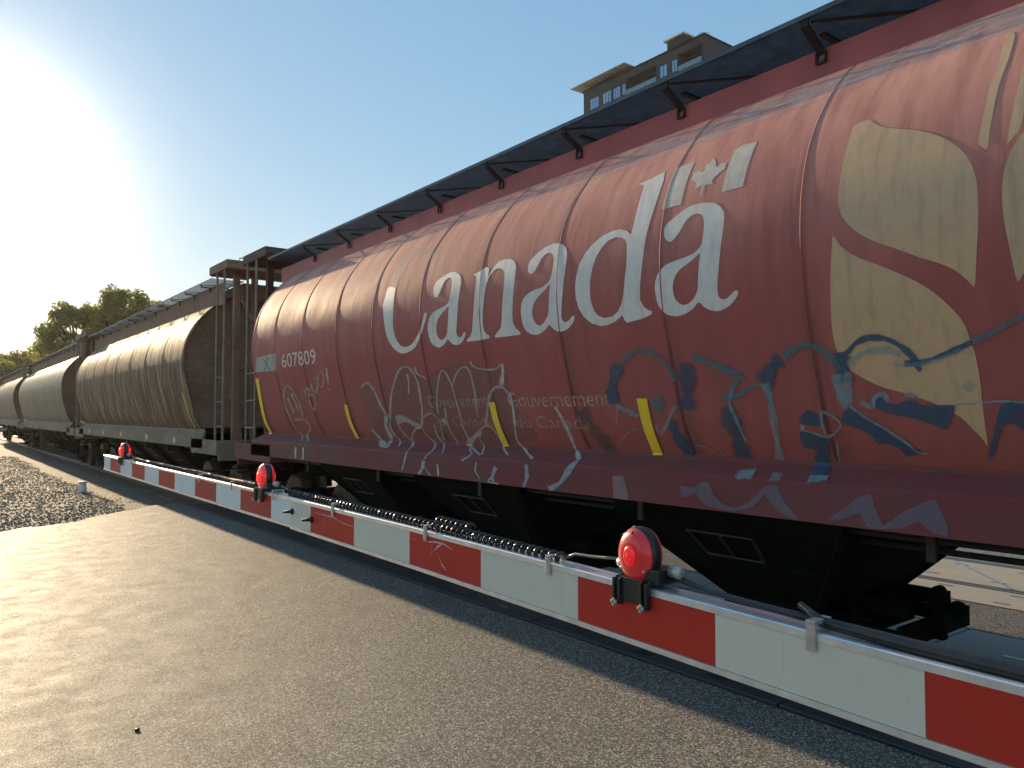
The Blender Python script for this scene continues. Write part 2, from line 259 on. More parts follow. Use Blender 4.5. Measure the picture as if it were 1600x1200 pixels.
DATA = {"CANADA":[[1,[[[7.306,2.983],[7.294,2.92],[7.268,2.814],[7.241,2.71],[7.202,2.616],[7.126,2.53],[7.055,2.48],[6.962,2.444],[6.865,2.438],[6.764,
2.451],[6.662,2.482],[6.573,2.547],[6.482,2.643],[6.418,2.731],[6.394,2.785],[6.411,2.803],[6.438,2.794],[6.456,2.758],[6.504,2.683],[6.57,2.613],[6.657,
2.549],[6.741,2.512],[6.84,2.5],[6.926,2.515],[6.995,2.565],[7.043,2.633],[7.064,2.704],[7.07,2.795],[7.066,2.895],[7.073,2.997],[7.078,3.08],[7.085,3.132],
[7.175,3.16],[7.26,3.161],[7.282,3.064]]]],[1,[[[6.249,2.936],[6.286,2.978],[6.286,3.035],[6.262,3.083],[6.189,3.111],[6.096,3.135],[6.0,3.144],[5.91,3.121],
[5.84,3.078],[5.815,3.025],[5.821,2.955],[5.836,2.868],[5.85,2.763],[5.87,2.66],[5.893,2.574],[5.879,2.534],[5.85,2.518],[5.809,2.528],[5.777,2.556],[5.754,
2.555],[5.755,2.528],[5.793,2.488],[5.854,2.457],[5.919,2.453],[5.988,2.471],[6.046,2.511],[6.112,2.476],[6.184,2.452],[6.252,2.456],[6.324,2.487],[6.366,
2.541],[6.384,2.607],[6.379,2.671],[6.346,2.733],[6.292,2.779],[6.205,2.806],[6.103,2.823],[6.037,2.838],[5.998,2.869],[5.979,2.93],[5.974,3.002],[5.979,
3.057],[6.014,3.09],[6.056,3.091],[6.106,3.066],[6.143,3.015],[6.183,2.956],[6.214,2.932]],[[6.003,2.816],[6.069,2.787],[6.155,2.742],[6.21,2.692],[6.232,
2.631],[6.228,2.576],[6.201,2.537],[6.162,2.52],[6.1,2.533],[6.05,2.579],[6.024,2.657],[6.008,2.745]]]],[0,[[[5.626,3.06],[5.542,3.078],[5.447,3.103],[5.391,
3.084],[5.392,2.996],[5.36,3.046],[5.315,3.091],[5.256,3.128],[5.17,3.129],[5.092,3.118],[5.032,3.088],[4.998,3.037],[5.002,2.911],[5.017,2.78],[5.037,
2.649],[5.04,2.574],[5.005,2.523],[4.956,2.492],[4.957,2.468],[5.161,2.469],[5.305,2.471],[5.306,2.491],[5.213,2.548],[5.19,2.611],[5.169,2.73],[5.149,
2.866],[5.147,2.981],[5.161,3.025],[5.208,3.053],[5.273,3.062],[5.325,3.05],[5.373,3.006],[5.4,2.959],[5.422,2.885],[5.44,2.786],[5.462,2.671],[5.468,2.596],
[5.459,2.545],[5.422,2.509],[5.385,2.494],[5.394,2.471],[5.576,2.467],[5.735,2.468],[5.736,2.487],[5.68,2.513],[5.643,2.553],[5.626,2.611],[5.596,2.736],
[5.582,2.863],[5.571,2.973],[5.576,3.04]]]],[1,[[[4.794,2.944],[4.829,2.971],[4.834,3.002],[4.824,3.045],[4.771,3.085],[4.7,3.122],[4.614,3.146],[4.524,
3.149],[4.443,3.128],[4.391,3.093],[4.366,3.047],[4.363,2.988],[4.37,2.914],[4.385,2.826],[4.399,2.729],[4.422,2.626],[4.43,2.562],[4.417,2.528],[4.381,
2.518],[4.342,2.533],[4.309,2.554],[4.286,2.551],[4.289,2.527],[4.324,2.491],[4.377,2.463],[4.441,2.45],[4.502,2.46],[4.549,2.487],[4.58,2.514],[4.634,
2.482],[4.697,2.458],[4.752,2.451],[4.818,2.462],[4.881,2.499],[4.914,2.558],[4.923,2.637],[4.912,2.706],[4.878,2.754],[4.822,2.786],[4.74,2.806],[4.646,
2.815],[4.575,2.844],[4.538,2.88],[4.523,2.946],[4.515,3.004],[4.534,3.058],[4.577,3.081],[4.629,3.079],[4.669,3.051],[4.701,3.008],[4.742,2.962],[4.767,
2.944]],[[4.551,2.824],[4.607,2.789],[4.687,2.748],[4.744,2.704],[4.774,2.647],[4.773,2.588],[4.744,2.542],[4.701,2.519],[4.645,2.537],[4.592,2.586],[4.571,
2.642],[4.559,2.733]]]],[0,[[[3.763,3.458],[3.683,3.464],[3.535,3.497],[3.508,3.416],[3.506,3.314],[3.516,3.217],[3.537,3.104],[3.556,3.003],[3.568,2.891],
[3.588,2.771],[3.604,2.672],[3.609,2.591],[3.58,2.542],[3.536,2.514],[3.513,2.51],[3.52,2.485],[3.618,2.465],[3.753,2.452],[3.772,2.47],[3.789,2.508],[3.86,
2.473],[3.937,2.454],[4.014,2.453],[4.104,2.48],[4.184,2.537],[4.232,2.608],[4.253,2.689],[4.255,2.768],[4.243,2.845],[4.214,2.931],[4.157,3.007],[4.079,
3.067],[3.993,3.107],[3.891,3.127],[3.816,3.123],[3.745,3.098],[3.7,3.062],[3.689,3.135],[3.682,3.267],[3.684,3.381],[3.694,3.431]],[[3.723,2.917],[3.73,
2.993],[3.748,3.033],[3.788,3.057],[3.85,3.072],[3.923,3.06],[3.985,3.016],[4.032,2.958],[4.067,2.886],[4.089,2.801],[4.096,2.725],[4.091,2.637],[4.068,
2.569],[4.026,2.527],[3.968,2.507],[3.892,2.508],[3.828,2.538],[3.785,2.591],[3.76,2.661],[3.742,2.752],[3.727,2.844]]]],[1,[[[3.333,2.943],[3.37,2.962],
[3.391,2.998],[3.396,3.039],[3.377,3.071],[3.336,3.095],[3.282,3.123],[3.209,3.152],[3.144,3.158],[3.068,3.149],[3.001,3.132],[2.951,3.097],[2.919,3.056],
[2.91,3.01],[2.914,2.944],[2.925,2.865],[2.938,2.773],[2.951,2.689],[2.965,2.611],[2.967,2.561],[2.957,2.531],[2.933,2.518],[2.902,2.521],[2.874,2.539],
[2.847,2.557],[2.826,2.558],[2.821,2.539],[2.839,2.514],[2.876,2.483],[2.926,2.46],[2.98,2.451],[3.032,2.462],[3.079,2.487],[3.119,2.52],[3.167,2.486],
[3.227,2.462],[3.296,2.452],[3.364,2.463],[3.411,2.489],[3.447,2.532],[3.466,2.589],[3.471,2.656],[3.46,2.709],[3.432,2.752],[3.385,2.788],[3.325,2.805],
[3.256,2.814],[3.179,2.824],[3.118,2.844],[3.082,2.875],[3.069,2.922],[3.063,2.988],[3.07,3.043],[3.092,3.075],[3.132,3.091],[3.178,3.085],[3.213,3.061],
[3.242,3.02],[3.272,2.983],[3.3,2.957]],[[3.09,2.824],[3.132,2.801],[3.199,2.77],[3.253,2.745],[3.294,2.705],[3.315,2.658],[3.317,2.605],[3.302,2.561],
[3.272,2.531],[3.235,2.518],[3.186,2.529],[3.144,2.561],[3.119,2.602],[3.109,2.668],[3.098,2.747]]]]],"CFADE":[[1,[[[7.26,3.161],[7.239,3.27],[7.203,3.405],
[7.136,3.516],[7.008,3.56],[6.797,3.531],[6.659,3.492],[6.489,3.431],[6.414,3.474],[6.363,3.317],[6.378,3.241],[6.448,3.312],[6.619,3.413],[6.814,3.458],
[6.95,3.417],[7.012,3.299],[7.062,3.202],[7.085,3.132],[7.175,3.16]]]]],"FLAG":[[0,[[[3.436,3.497],[3.276,3.497],[3.279,3.184],[3.442,3.188]]]],[0,[[[2.949,
3.478],[2.905,3.504],[2.791,3.494],[2.801,3.19],[2.958,3.192]]]],[0,[[[3.112,3.476],[3.075,3.436],[3.068,3.409],[3.044,3.387],[3.026,3.408],[2.981,3.403],
[2.978,3.357],[3.009,3.339],[3.043,3.315],[3.055,3.299],[3.045,3.271],[3.085,3.276],[3.108,3.275],[3.114,3.241],[3.116,3.205],[3.13,3.208],[3.13,3.245],
[3.128,3.275],[3.158,3.278],[3.186,3.27],[3.183,3.303],[3.199,3.324],[3.244,3.357],[3.234,3.374],[3.242,3.404],[3.194,3.405],[3.17,3.388],[3.149,3.39],
[3.152,3.418],[3.155,3.438],[3.134,3.436],[3.122,3.449]]]]],"WHEAT":[[1,[[[2.138,3.373],[2.102,3.391],[2.048,3.387],[2.013,3.35],[1.963,3.314],[1.891,3.281],
[1.788,3.239],[1.706,3.195],[1.626,3.137],[1.564,3.073],[1.519,3.005],[1.493,2.929],[1.482,2.843],[1.481,2.752],[1.488,2.657],[1.499,2.563],[1.509,2.476],
[1.521,2.411],[1.546,2.44],[1.599,2.497],[1.668,2.541],[1.762,2.587],[1.868,2.645],[1.971,2.699],[2.053,2.756],[2.113,2.818],[2.153,2.882],[2.168,2.951],
[2.166,3.039],[2.16,3.137],[2.151,3.237],[2.144,3.321]]]],[1,[[[2.197,2.77],[2.161,2.716],[2.11,2.665],[2.044,2.621],[1.954,2.574],[1.861,2.52],[1.786,
2.473],[1.715,2.417],[1.656,2.353],[1.607,2.287],[1.579,2.224],[1.566,2.155],[1.555,2.101],[1.55,2.033],[1.549,1.957],[1.554,1.858],[1.557,1.773],[1.566,
1.66],[1.583,1.695],[1.617,1.741],[1.652,1.788],[1.691,1.82],[1.76,1.86],[1.833,1.893],[1.917,1.923],[2.02,1.955],[2.1,1.995],[2.164,2.036],[2.202,2.081],
[2.237,2.152],[2.25,2.214],[2.25,2.3],[2.237,2.428],[2.226,2.555],[2.207,2.707]]]],[1,[[[1.458,3.678],[1.419,3.657],[1.406,3.513],[1.417,3.4],[1.425,3.305],
[1.431,3.214],[1.438,3.133],[1.441,3.052],[1.451,3.038],[1.468,3.054],[1.484,3.083],[1.476,3.178],[1.468,3.261],[1.463,3.348],[1.452,3.443],[1.451,3.542],
[1.459,3.619]]]],[1,[[[1.332,3.435],[1.335,3.352],[1.344,3.249],[1.349,3.187],[1.357,3.114],[1.362,3.041],[1.351,3.044],[1.332,3.069],[1.315,3.088],[1.303,
3.19]]]]],"STROKES":[["silver",0.5,0.0286,[[8.023,2.119],[7.853,2.166],[7.738,2.111],[7.664,1.979],[7.596,1.849],[7.501,1.784]]],["silver",0.55,0.0448,
[[7.573,1.797],[7.655,1.706],[7.683,1.6],[7.699,1.494],[7.672,1.456],[7.91,1.501],[8.068,1.647]]],["silver",0.5,0.0217,[[7.422,1.452],[7.584,1.628],[7.471,
1.81],[7.358,2.0],[7.207,2.158],[7.054,2.274],[6.896,2.3],[6.798,2.251],[6.739,2.142],[6.743,2.0],[6.781,1.846],[6.884,1.689]]],["silver",0.7,0.0145,[[6.902,
2.231],[6.924,2.124],[6.967,2.029]]],["silver",0.5,0.0175,[[7.373,1.708],[7.333,1.594],[7.161,1.46],[7.183,1.349],[7.257,1.208]]],["silver",0.4,0.0164,
[[6.884,1.689],[6.779,1.786],[6.623,1.822],[6.531,1.787],[6.51,1.717],[6.547,1.622],[6.593,1.549]]],["silver",0.5,0.0171,[[7.137,1.461],[7.218,1.558],[7.039,
1.662],[6.906,1.676],[6.872,1.591],[6.695,1.453],[6.798,1.355]]],["silver",0.5,0.0164,[[6.621,1.716],[6.662,1.572],[6.499,1.448],[6.496,1.415]]],["cream",
0.6,0.0213,[[6.722,2.294],[6.705,2.223],[6.556,2.171]]],["silver",0.5,0.0156,[[6.496,1.81],[6.442,1.971],[6.363,2.107],[6.262,2.227],[6.179,2.201],[6.124,
2.077],[6.113,1.955],[6.098,1.81],[6.122,1.675],[6.095,1.495],[5.982,1.435],[6.108,1.37]]],["silver",0.45,0.0193,[[6.133,2.055],[6.055,2.152],[5.948,2.224],
[5.832,2.248],[5.781,2.205],[5.768,2.088],[5.775,1.971],[5.816,1.788]]],["silver",0.5,0.0161,[[6.333,1.879],[6.358,1.787],[6.435,1.764],[6.38,1.718],[6.372,
1.625],[6.339,1.51]]],["cream",0.5,0.0188,[[5.729,2.298],[5.725,2.256],[5.592,2.218],[5.383,2.208],[5.282,2.253]]],["cream",0.75,0.0343,[[5.274,2.253],
[5.284,2.173],[5.343,2.065]]],["silver",0.4,0.0203,[[5.603,1.894],[5.545,1.998],[5.418,2.057],[5.32,2.044],[5.265,1.962],[5.26,1.891]]],["silver",0.5,0.0149,
[[6.162,1.561],[5.97,1.622],[5.8,1.691],[5.711,1.714],[5.641,1.682],[5.61,1.608],[5.589,1.512],[5.425,1.447]]],["silver",0.5,0.0155,[[5.813,1.431],[5.931,
1.567],[5.844,1.658]]],["silver",0.5,0.013,[[6.076,1.496],[5.83,1.431]]],["blue_white",0.75,0.0361,[[6.798,1.343],[6.832,1.257],[6.902,1.193]]],["silver",
0.6,0.0119,[[6.821,1.33],[6.751,1.25],[6.66,1.196]]],["silver",0.7,0.0163,[[6.538,1.32],[6.516,1.205]]],["blue_white",0.75,0.038,[[5.552,1.344],[5.606,
1.252],[5.579,1.201]]],["silver",0.7,0.0127,[[5.615,1.251],[5.669,1.205],[5.508,1.196]]],["silver",0.5,0.0152,[[5.855,1.376],[5.873,1.289],[5.798,1.218]]],
["silver",0.6,0.0198,[[5.24,2.005],[5.251,1.854],[5.295,1.715],[5.353,1.573],[5.24,1.493],[5.066,1.434]]],["silver",0.6,0.0283,[[4.694,1.877],[4.628,1.749],
[4.617,1.633],[4.617,1.529],[4.503,1.447]]],["blue_white",0.75,0.0437,[[4.503,1.447],[4.59,1.355],[4.687,1.26],[4.826,1.198]]],["silver",0.4,0.0196,[[5.739,
1.696],[5.524,1.997],[5.386,2.05],[5.263,2.005]]],["blue_white",0.7,0.0298,[[5.12,1.392],[5.109,1.284],[5.153,1.193]]],["slate",0.55,0.086,[[4.4,1.85],
[4.347,1.751],[4.272,1.628],[4.205,1.519]]],["chalk",0.55,0.0259,[[10.104,1.437],[10.357,1.607],[10.387,1.786],[10.458,1.917],[10.41,2.059],[10.312,2.163],
[10.161,2.205],[10.03,2.121],[9.931,1.993],[9.907,1.856],[9.913,1.776]]],["chalk",0.55,0.0297,[[10.277,1.739],[10.058,1.746],[9.887,1.741],[9.819,1.673],
[9.887,1.603],[10.087,1.529],[9.846,1.444]]],["chalk",0.7,0.0258,[[10.277,2.045],[10.231,1.951],[10.178,1.833]]],["chalk",0.7,0.0254,[[10.119,2.1],[10.05,
1.995],[10.008,1.879]]],["chalk",0.55,0.0201,[[9.649,2.146],[9.626,2.067]]],["chalk",0.6,0.0197,[[9.614,2.134],[9.515,2.159],[9.495,2.097],[9.556,2.043],
[9.427,2.074],[9.365,2.018],[9.404,1.942],[9.476,1.865],[9.555,1.955],[9.569,2.021]]],["chalk",0.6,0.0196,[[9.219,2.295],[9.181,2.198],[9.275,2.103],[9.375,
2.117],[9.379,2.204]]],["chalk",0.6,0.0192,[[9.036,2.341],[9.127,2.271],[9.128,2.175],[9.057,2.162],[8.967,2.233],[8.947,2.316],[9.02,2.346]]],["chalk",
0.75,0.0251,[[8.81,2.383],[8.834,2.291],[8.855,2.198]]],["chalk",0.75,0.0273,[[8.873,2.136],[8.876,2.104]]],["silver",0.6,0.0258,[[10.199,1.371],[10.203,
1.201]]],["silver",0.7,0.0276,[[9.931,1.374],[9.943,1.202]]],["blue",0.8,0.0642,[[3.898,2.166],[3.956,2.102],[3.992,2.035],[4.021,1.951],[4.012,1.882]]],
["teal",0.65,0.0304,[[3.899,2.162],[3.811,2.211],[3.734,2.248],[3.645,2.25],[3.564,2.233],[3.499,2.193],[3.449,2.144],[3.421,2.088],[3.406,2.025]]],["light",
0.6,0.0304,[[4.006,1.882],[3.942,1.856],[3.87,1.826],[3.798,1.801]]],["light",0.5,0.0212,[[3.443,1.876],[3.502,1.813],[3.589,1.715],[3.654,1.69],[3.662,
1.747]]],["blue",0.75,0.0645,[[3.515,1.773],[3.508,1.684],[3.476,1.604],[3.451,1.515]]],["blue",0.65,0.0778,[[3.283,2.15],[3.304,2.037],[3.332,1.937],[3.341,
1.844]]],["teal",0.7,0.0356,[[3.232,2.185],[3.169,2.167],[3.068,2.124],[2.969,2.083],[2.871,2.057]]],["teal",0.7,0.0331,[[2.871,2.057],[2.932,2.009],[2.983,
1.938],[3.021,1.887]]],["teal",0.75,0.0192,[[3.051,1.913],[2.997,1.916],[2.85,1.956]]],["light",0.6,0.0162,[[2.957,1.974],[3.003,1.887],[2.986,1.813],[2.965,
1.709],[2.951,1.635]]],["blue",0.62,0.0821,[[3.02,1.872],[3.021,1.768],[3.01,1.671],[3.022,1.534]]],["light",0.3,0.0104,[[3.987,1.865],[4.034,1.761],[4.001,
1.727],[3.836,1.703]]],["light",0.4,0.0087,[[3.922,1.693],[4.034,1.639],[4.098,1.584]]],["light",0.35,0.0078,[[3.4,1.614],[3.292,1.593],[3.168,1.527]]],
["light",0.35,0.0077,[[3.262,1.634],[3.195,1.597],[3.167,1.535]]],["teal",0.8,0.0179,[[3.049,1.917],[2.945,1.932],[2.84,1.97],[2.741,1.995]]],["blue",0.75,
0.0745,[[2.731,1.999],[2.687,2.06],[2.632,2.113],[2.588,2.137]]],["teal",0.7,0.0342,[[2.578,2.141],[2.492,2.188],[2.415,2.202],[2.352,2.186],[2.303,2.146],
[2.264,2.1],[2.24,2.056]]],["light",0.55,0.0339,[[2.722,1.999],[2.706,1.919],[2.708,1.823],[2.719,1.702],[2.745,1.579],[2.759,1.528]]],["blue",0.8,0.0208,
[[2.714,1.99],[2.712,1.911],[2.712,1.847]]],["blue",0.85,0.0692,[[2.215,2.141],[2.228,2.084],[2.224,1.99]]],["light",0.6,0.0441,[[2.267,2.035],[2.265,1.955],
[2.24,1.881],[2.219,1.866]]],["light",0.5,0.0438,[[2.192,2.046],[2.22,1.946],[2.226,1.873]]],["light",0.55,0.0122,[[2.393,1.845],[2.402,1.769],[2.399,1.689]]],
["light",0.6,0.0121,[[2.392,1.83],[2.347,1.815],[2.299,1.778],[2.301,1.74],[2.351,1.702],[2.4,1.687],[2.457,1.703],[2.552,1.727]]],["blue_white",0.7,0.035,
[[2.548,1.741],[2.514,1.737]]],["light",0.4,0.0107,[[2.341,1.656],[2.36,1.594],[2.366,1.539]]],["light",0.6,0.0381,[[3.009,1.427],[2.881,1.439]]],["light",
0.6,0.0381,[[2.513,1.431],[2.396,1.442]]],["light",0.4,0.032,[[2.761,1.431],[2.688,1.431]]],["blue",0.9,0.0248,[[2.239,2.135],[2.182,2.149],[2.131,2.192],
[2.066,2.215],[2.006,2.212],[1.958,2.2],[1.905,2.168],[1.862,2.128],[1.836,2.087],[1.817,2.03]]],["light",0.5,0.0286,[[2.184,2.08],[2.123,2.128],[2.041,
2.148],[1.965,2.147],[1.897,2.11]]],["blue",0.9,0.0207,[[1.89,2.073],[1.822,2.074],[1.759,2.086],[1.657,2.119],[1.559,2.158]]],["teal",0.7,0.022,[[1.559,
2.158],[1.458,2.198],[1.388,2.232],[1.327,2.258]]],["light",0.4,0.0189,[[1.944,2.068],[1.823,2.066],[1.713,2.088],[1.605,2.127]]],["light",0.65,0.0118,
[[2.221,1.864],[2.135,1.794],[2.043,1.735],[1.945,1.66],[1.908,1.619],[1.845,1.613]]],["light",0.6,0.0223,[[2.155,1.881],[2.089,1.85]]],["light",0.65,0.022,
[[2.085,1.85],[2.072,1.901],[2.025,1.921],[1.998,1.879]]],["light",0.6,0.009,[[1.678,1.859],[1.568,1.869],[1.463,1.876],[1.371,1.869]]],["light",0.6,0.0181,
[[1.908,1.902],[1.894,1.915],[1.848,1.901]]],["light",0.4,0.0308,[[1.617,1.928],[1.582,1.973]]]],"BLOBS":[["silver",0.55,[[7.369,1.785],[7.302,1.81],[7.161,
1.791],[7.041,1.749],[6.885,1.701],[6.966,1.663],[7.055,1.699],[7.199,1.735],[7.373,1.708]]],["silver",0.6,[[6.468,1.764],[6.35,1.764],[6.423,1.717]]],
["silver",0.55,[[6.162,1.561],[5.844,1.658],[5.892,1.624],[6.04,1.564],[6.093,1.506],[6.174,1.509]]],["silver",0.25,[[4.09,1.355],[3.975,1.362],[3.921,
1.193],[4.075,1.193]]],["teal",0.75,[[3.649,1.891],[3.623,1.927],[3.578,1.936],[3.539,1.925],[3.534,1.885],[3.556,1.841],[3.608,1.829],[3.651,1.846]]],
["blue",0.85,[[2.545,1.768],[2.512,1.815],[2.469,1.838],[2.428,1.815],[2.41,1.769],[2.415,1.75],[2.494,1.749]]],["blue",0.85,[[2.55,1.717],[2.458,1.699],
[2.398,1.681],[2.399,1.631],[2.428,1.552],[2.422,1.469],[2.519,1.464],[2.522,1.547],[2.499,1.608],[2.569,1.626]]],["blue",0.9,[[2.077,1.872],[2.054,1.901],
[2.029,1.9],[2.008,1.875],[1.975,1.866],[1.915,1.882],[1.866,1.885],[1.838,1.861],[1.745,1.86],[1.678,1.855],[1.702,1.796],[1.743,1.739],[1.807,1.767],
[1.882,1.791],[1.977,1.812],[2.057,1.837]]],["blue",0.88,[[2.247,1.847],[2.221,1.864],[2.151,1.803],[2.045,1.726],[1.945,1.66],[1.911,1.636],[1.891,1.619],
[1.966,1.591],[2.003,1.633],[2.056,1.657],[2.109,1.655],[2.153,1.716],[2.278,1.767]]],["blue",0.85,[[1.465,1.864],[1.372,1.859],[1.382,1.744],[1.419,1.759],
[1.444,1.774],[1.486,1.743],[1.543,1.625],[1.577,1.6],[1.524,1.727]]],["grayblue",0.45,[[3.451,1.332],[3.327,1.326],[3.271,1.367],[3.207,1.371],[3.173,
1.294],[3.095,1.236],[3.009,1.223],[2.909,1.26],[2.812,1.351],[2.78,1.381],[2.703,1.386],[2.659,1.296],[2.558,1.195],[2.645,1.205],[2.735,1.276],[2.796,
1.325],[2.861,1.251],[2.993,1.204],[3.13,1.205],[3.237,1.216],[3.309,1.29],[3.432,1.25]]],["grayblue",0.45,[[2.376,1.215],[2.242,1.321],[2.19,1.369],[2.127,
1.38],[2.098,1.286],[2.063,1.219],[1.961,1.3],[1.835,1.37],[1.792,1.379],[1.741,1.255],[1.737,1.2],[1.806,1.209],[1.882,1.262],[1.963,1.218],[2.081,1.199],
[2.155,1.202],[2.191,1.277],[2.309,1.222]]],["buff",0.38,[[8.03,2.105],[7.86,2.154],[7.76,2.124],[7.629,1.888],[7.485,1.81],[7.314,2.036],[7.155,2.217],
[6.948,2.293],[6.812,2.275],[6.591,2.195],[6.264,2.249],[5.852,2.273],[5.5,2.224],[5.256,2.232],[5.23,2.061],[5.152,1.79],[5.111,1.599],[6.237,1.513],[7.654,
1.521],[7.984,1.594],[8.015,1.81]]],["paleblue",0.75,[[11.224,2.644],[10.811,2.657],[10.583,2.662],[10.415,2.66],[10.459,2.428],[10.57,2.424],[10.881,2.429],
[11.317,2.442]]]],"TAPES":[[[11.345,2.351],[11.212,2.346],[11.406,1.521],[11.527,1.509]],[[8.548,1.933],[8.461,1.932],[8.499,1.524],[8.584,1.522]],[[5.576,
1.924],[5.489,1.923],[5.511,1.522],[5.596,1.52]],[[3.783,1.928],[3.686,1.926],[3.702,1.518],[3.791,1.515]]]}
# ------------------------------------------------------------ shared car surface: X of the side as a function of height
XC = 5.55
def catmull(pts, n=8, closed=False):
    out = []; m = len(pts); P_ = [Vector(p) for p in pts]
    rng = range(m) if closed else range(m - 1)
    for i in rng:
        if closed: a, b, c, d = P_[(i - 1) % m], P_[i], P_[(i + 1) % m], P_[(i + 2) % m]
        else:
            b, c = P_[i], P_[i + 1]; a = P_[i - 1] if i else 2 * b - c; d = P_[i + 2] if i + 2 < m else 2 * c - b
        for k in range(n):
            t = k / n; out.append(.5 * ((2 * b) + (c - a) * t + (2 * a - 5 * b + 4 * c - d) * t * t + (3 * b - a - 3 * c + d) * t ** 3))
    if not closed: out.append(P_[-1])
    return out
PROF = [(4.20, 1.53), (4.065, 1.79), (3.925, 2.3), (3.885, 2.5), (3.86, 2.79), (3.885, 3.08), (3.975, 3.36), (4.14, 3.62), (4.39, 3.885), (4.72, 4.10), (5.1, 4.20), (5.55, 4.235)]
TP = [(p.x, p.y) for p in catmull(PROF, 8)]
SIDE = [(4.08, 1.19), (4.08, 1.40), (4.09, 1.42), (4.19, 1.505)] + TP
def side(z):
    """point and outward normal of the car side at height z"""
    if z <= SIDE[0][1]: return SIDE[0][0], (-1., 0.)
    for i in range(len(SIDE) - 1):
        (x0, z0), (x1, z1) = SIDE[i], SIDE[i + 1]
        if z0 <= z <= z1 + 1e-9:
            u = (z - z0) / max(z1 - z0, 1e-6); dx, dz = x1 - x0, z1 - z0; l = math.hypot(dx, dz)
            return x0 + dx * u, (-dz / l, dx / l)
    return SIDE[-1][0], (0., 1.)
SEAMS = [11.33, 10.51, 9.51, 8.48, 7.54, 6.53, 5.51, 4.47, 3.42, 2.39, .45, -.58, -1.62, -2.65, -3.14]
GK = [(-.14, .0), (-.07, -.0002), (-.035, -.0008), (-.020, -.0016), (-.010, -.0016), (.010, 0.), (.04, .0001)]
def gofs(y, seams=SEAMS):
    for s_ in seams:
        d = y - s_
        if GK[0][0] < d < GK[-1][0]:
            for (a, ga), (b, gb) in zip(GK, GK[1:]):
                if a <= d <= b: return ga + (gb - ga) * (d - a) / (b - a)
    return 0.
def surf(y, z, eps=0.):
    x, n = side(z); g = (gofs(y) if z > 1.52 else 0.) + eps
    return Vector((x + n[0] * g, y, z + n[1] * g))
YCUT = sorted(s_ + d for s_ in SEAMS for d, _ in GK)
ZCUT = [z for _, z in SIDE]

def flat_fill(loops):
    cu = bpy.data.curves.new('tmp', 'CURVE'); cu.dimensions = '2D'; cu.fill_mode = 'BOTH'
    for l in loops:
        sp = cu.splines.new('POLY'); sp.points.add(len(l) - 1); sp.use_cyclic_u = True
        for i, p in enumerate(l): sp.points[i].co = (p[0], p[1], 0, 1)
    return from_curve(cu)
def from_curve(cu):
    o = bpy.data.objects.new('tmp', cu); C.objects.link(o)
    me = bpy.data.meshes.new_from_object(o.evaluated_get(bpy.context.evaluated_depsgraph_get())); bm = bmesh.new(); bm.from_mesh(me)
    bpy.data.objects.remove(o); bpy.data.meshes.remove(me); bpy.data.curves.remove(cu)
    return bm
EPS = [.0012]
def decal_bm(bm, alpha=1.):
    """bm lies flat as (Y, z); cut it along the rows and columns of the tank mesh and wrap it on"""
    ys = [v.co.x for v in bm.verts]; zs = [v.co.y for v in bm.verts]
    if not ys: return [], []
    for y in YCUT:
        if min(ys) < y < max(ys): bmesh.ops.bisect_plane(bm, geom=bm.verts[:] + bm.edges[:] + bm.faces[:], plane_co=(y, 0, 0), plane_no=(1, 0, 0))
    for z in ZCUT:
        if min(zs) < z < max(zs): bmesh.ops.bisect_plane(bm, geom=bm.verts[:] + bm.edges[:] + bm.faces[:], plane_co=(0, z, 0), plane_no=(0, 1, 0))
    bm.verts.index_update()
    v = [surf(q.co.x, q.co.y, EPS[0]) for q in bm.verts]; f = [tuple(q.index for q in p.verts) for p in bm.faces]; bm.free()
    return v, f
def decal(name, loops, mat, parent, alpha=1., smooth=True):
    EPS[0] += .00012
    L = [[(p.x, p.y) for p in catmull(l, 5, True)] if smooth else l for l in loops]
    v, f = decal_bm(flat_fill(L)); return link(name, v, f, mat, parent, False, {'alpha': [alpha] * len(v)})
def decal_group(name, items, mat, parent, alpha=1.):
    V, F = [], []
    for sm, loops in items:
        EPS[0] += .00005
        L = [[(p.x, p.y) for p in catmull(l, 5, True)] if sm else l for l in loops]
        v, f = decal_bm(flat_fill(L)); b = len(V); V += v; F += [tuple(i + b for i in q) for q in f]
    return link(name, V, F, mat, parent, False, {'alpha': [alpha] * len(V)})
def decal_text(name, s, y0, y1, z0, z1, mat, parent, alpha=1., squash=1.):
    cu = bpy.data.curves.new('tmp', 'FONT'); cu.body = s; cu.resolution_u = 3; bm = from_curve(cu); EPS[0] += .0001
    xs = [v.co.x for v in bm.verts]; zs = [v.co.y for v in bm.verts]
    ztop = .69 if True else max(zs)
    for v in bm.verts:
        u = (v.co.x - min(xs)) / (max(xs) - min(xs)); t = v.co.y / ztop
        v.co = Vector((y0 + (y1 - y0) * u, z0 + (z1 - z0) * t, 0))
    v, f = decal_bm(bm); return link(name, v, f, mat, parent, False, {'alpha': [alpha] * len(v)})
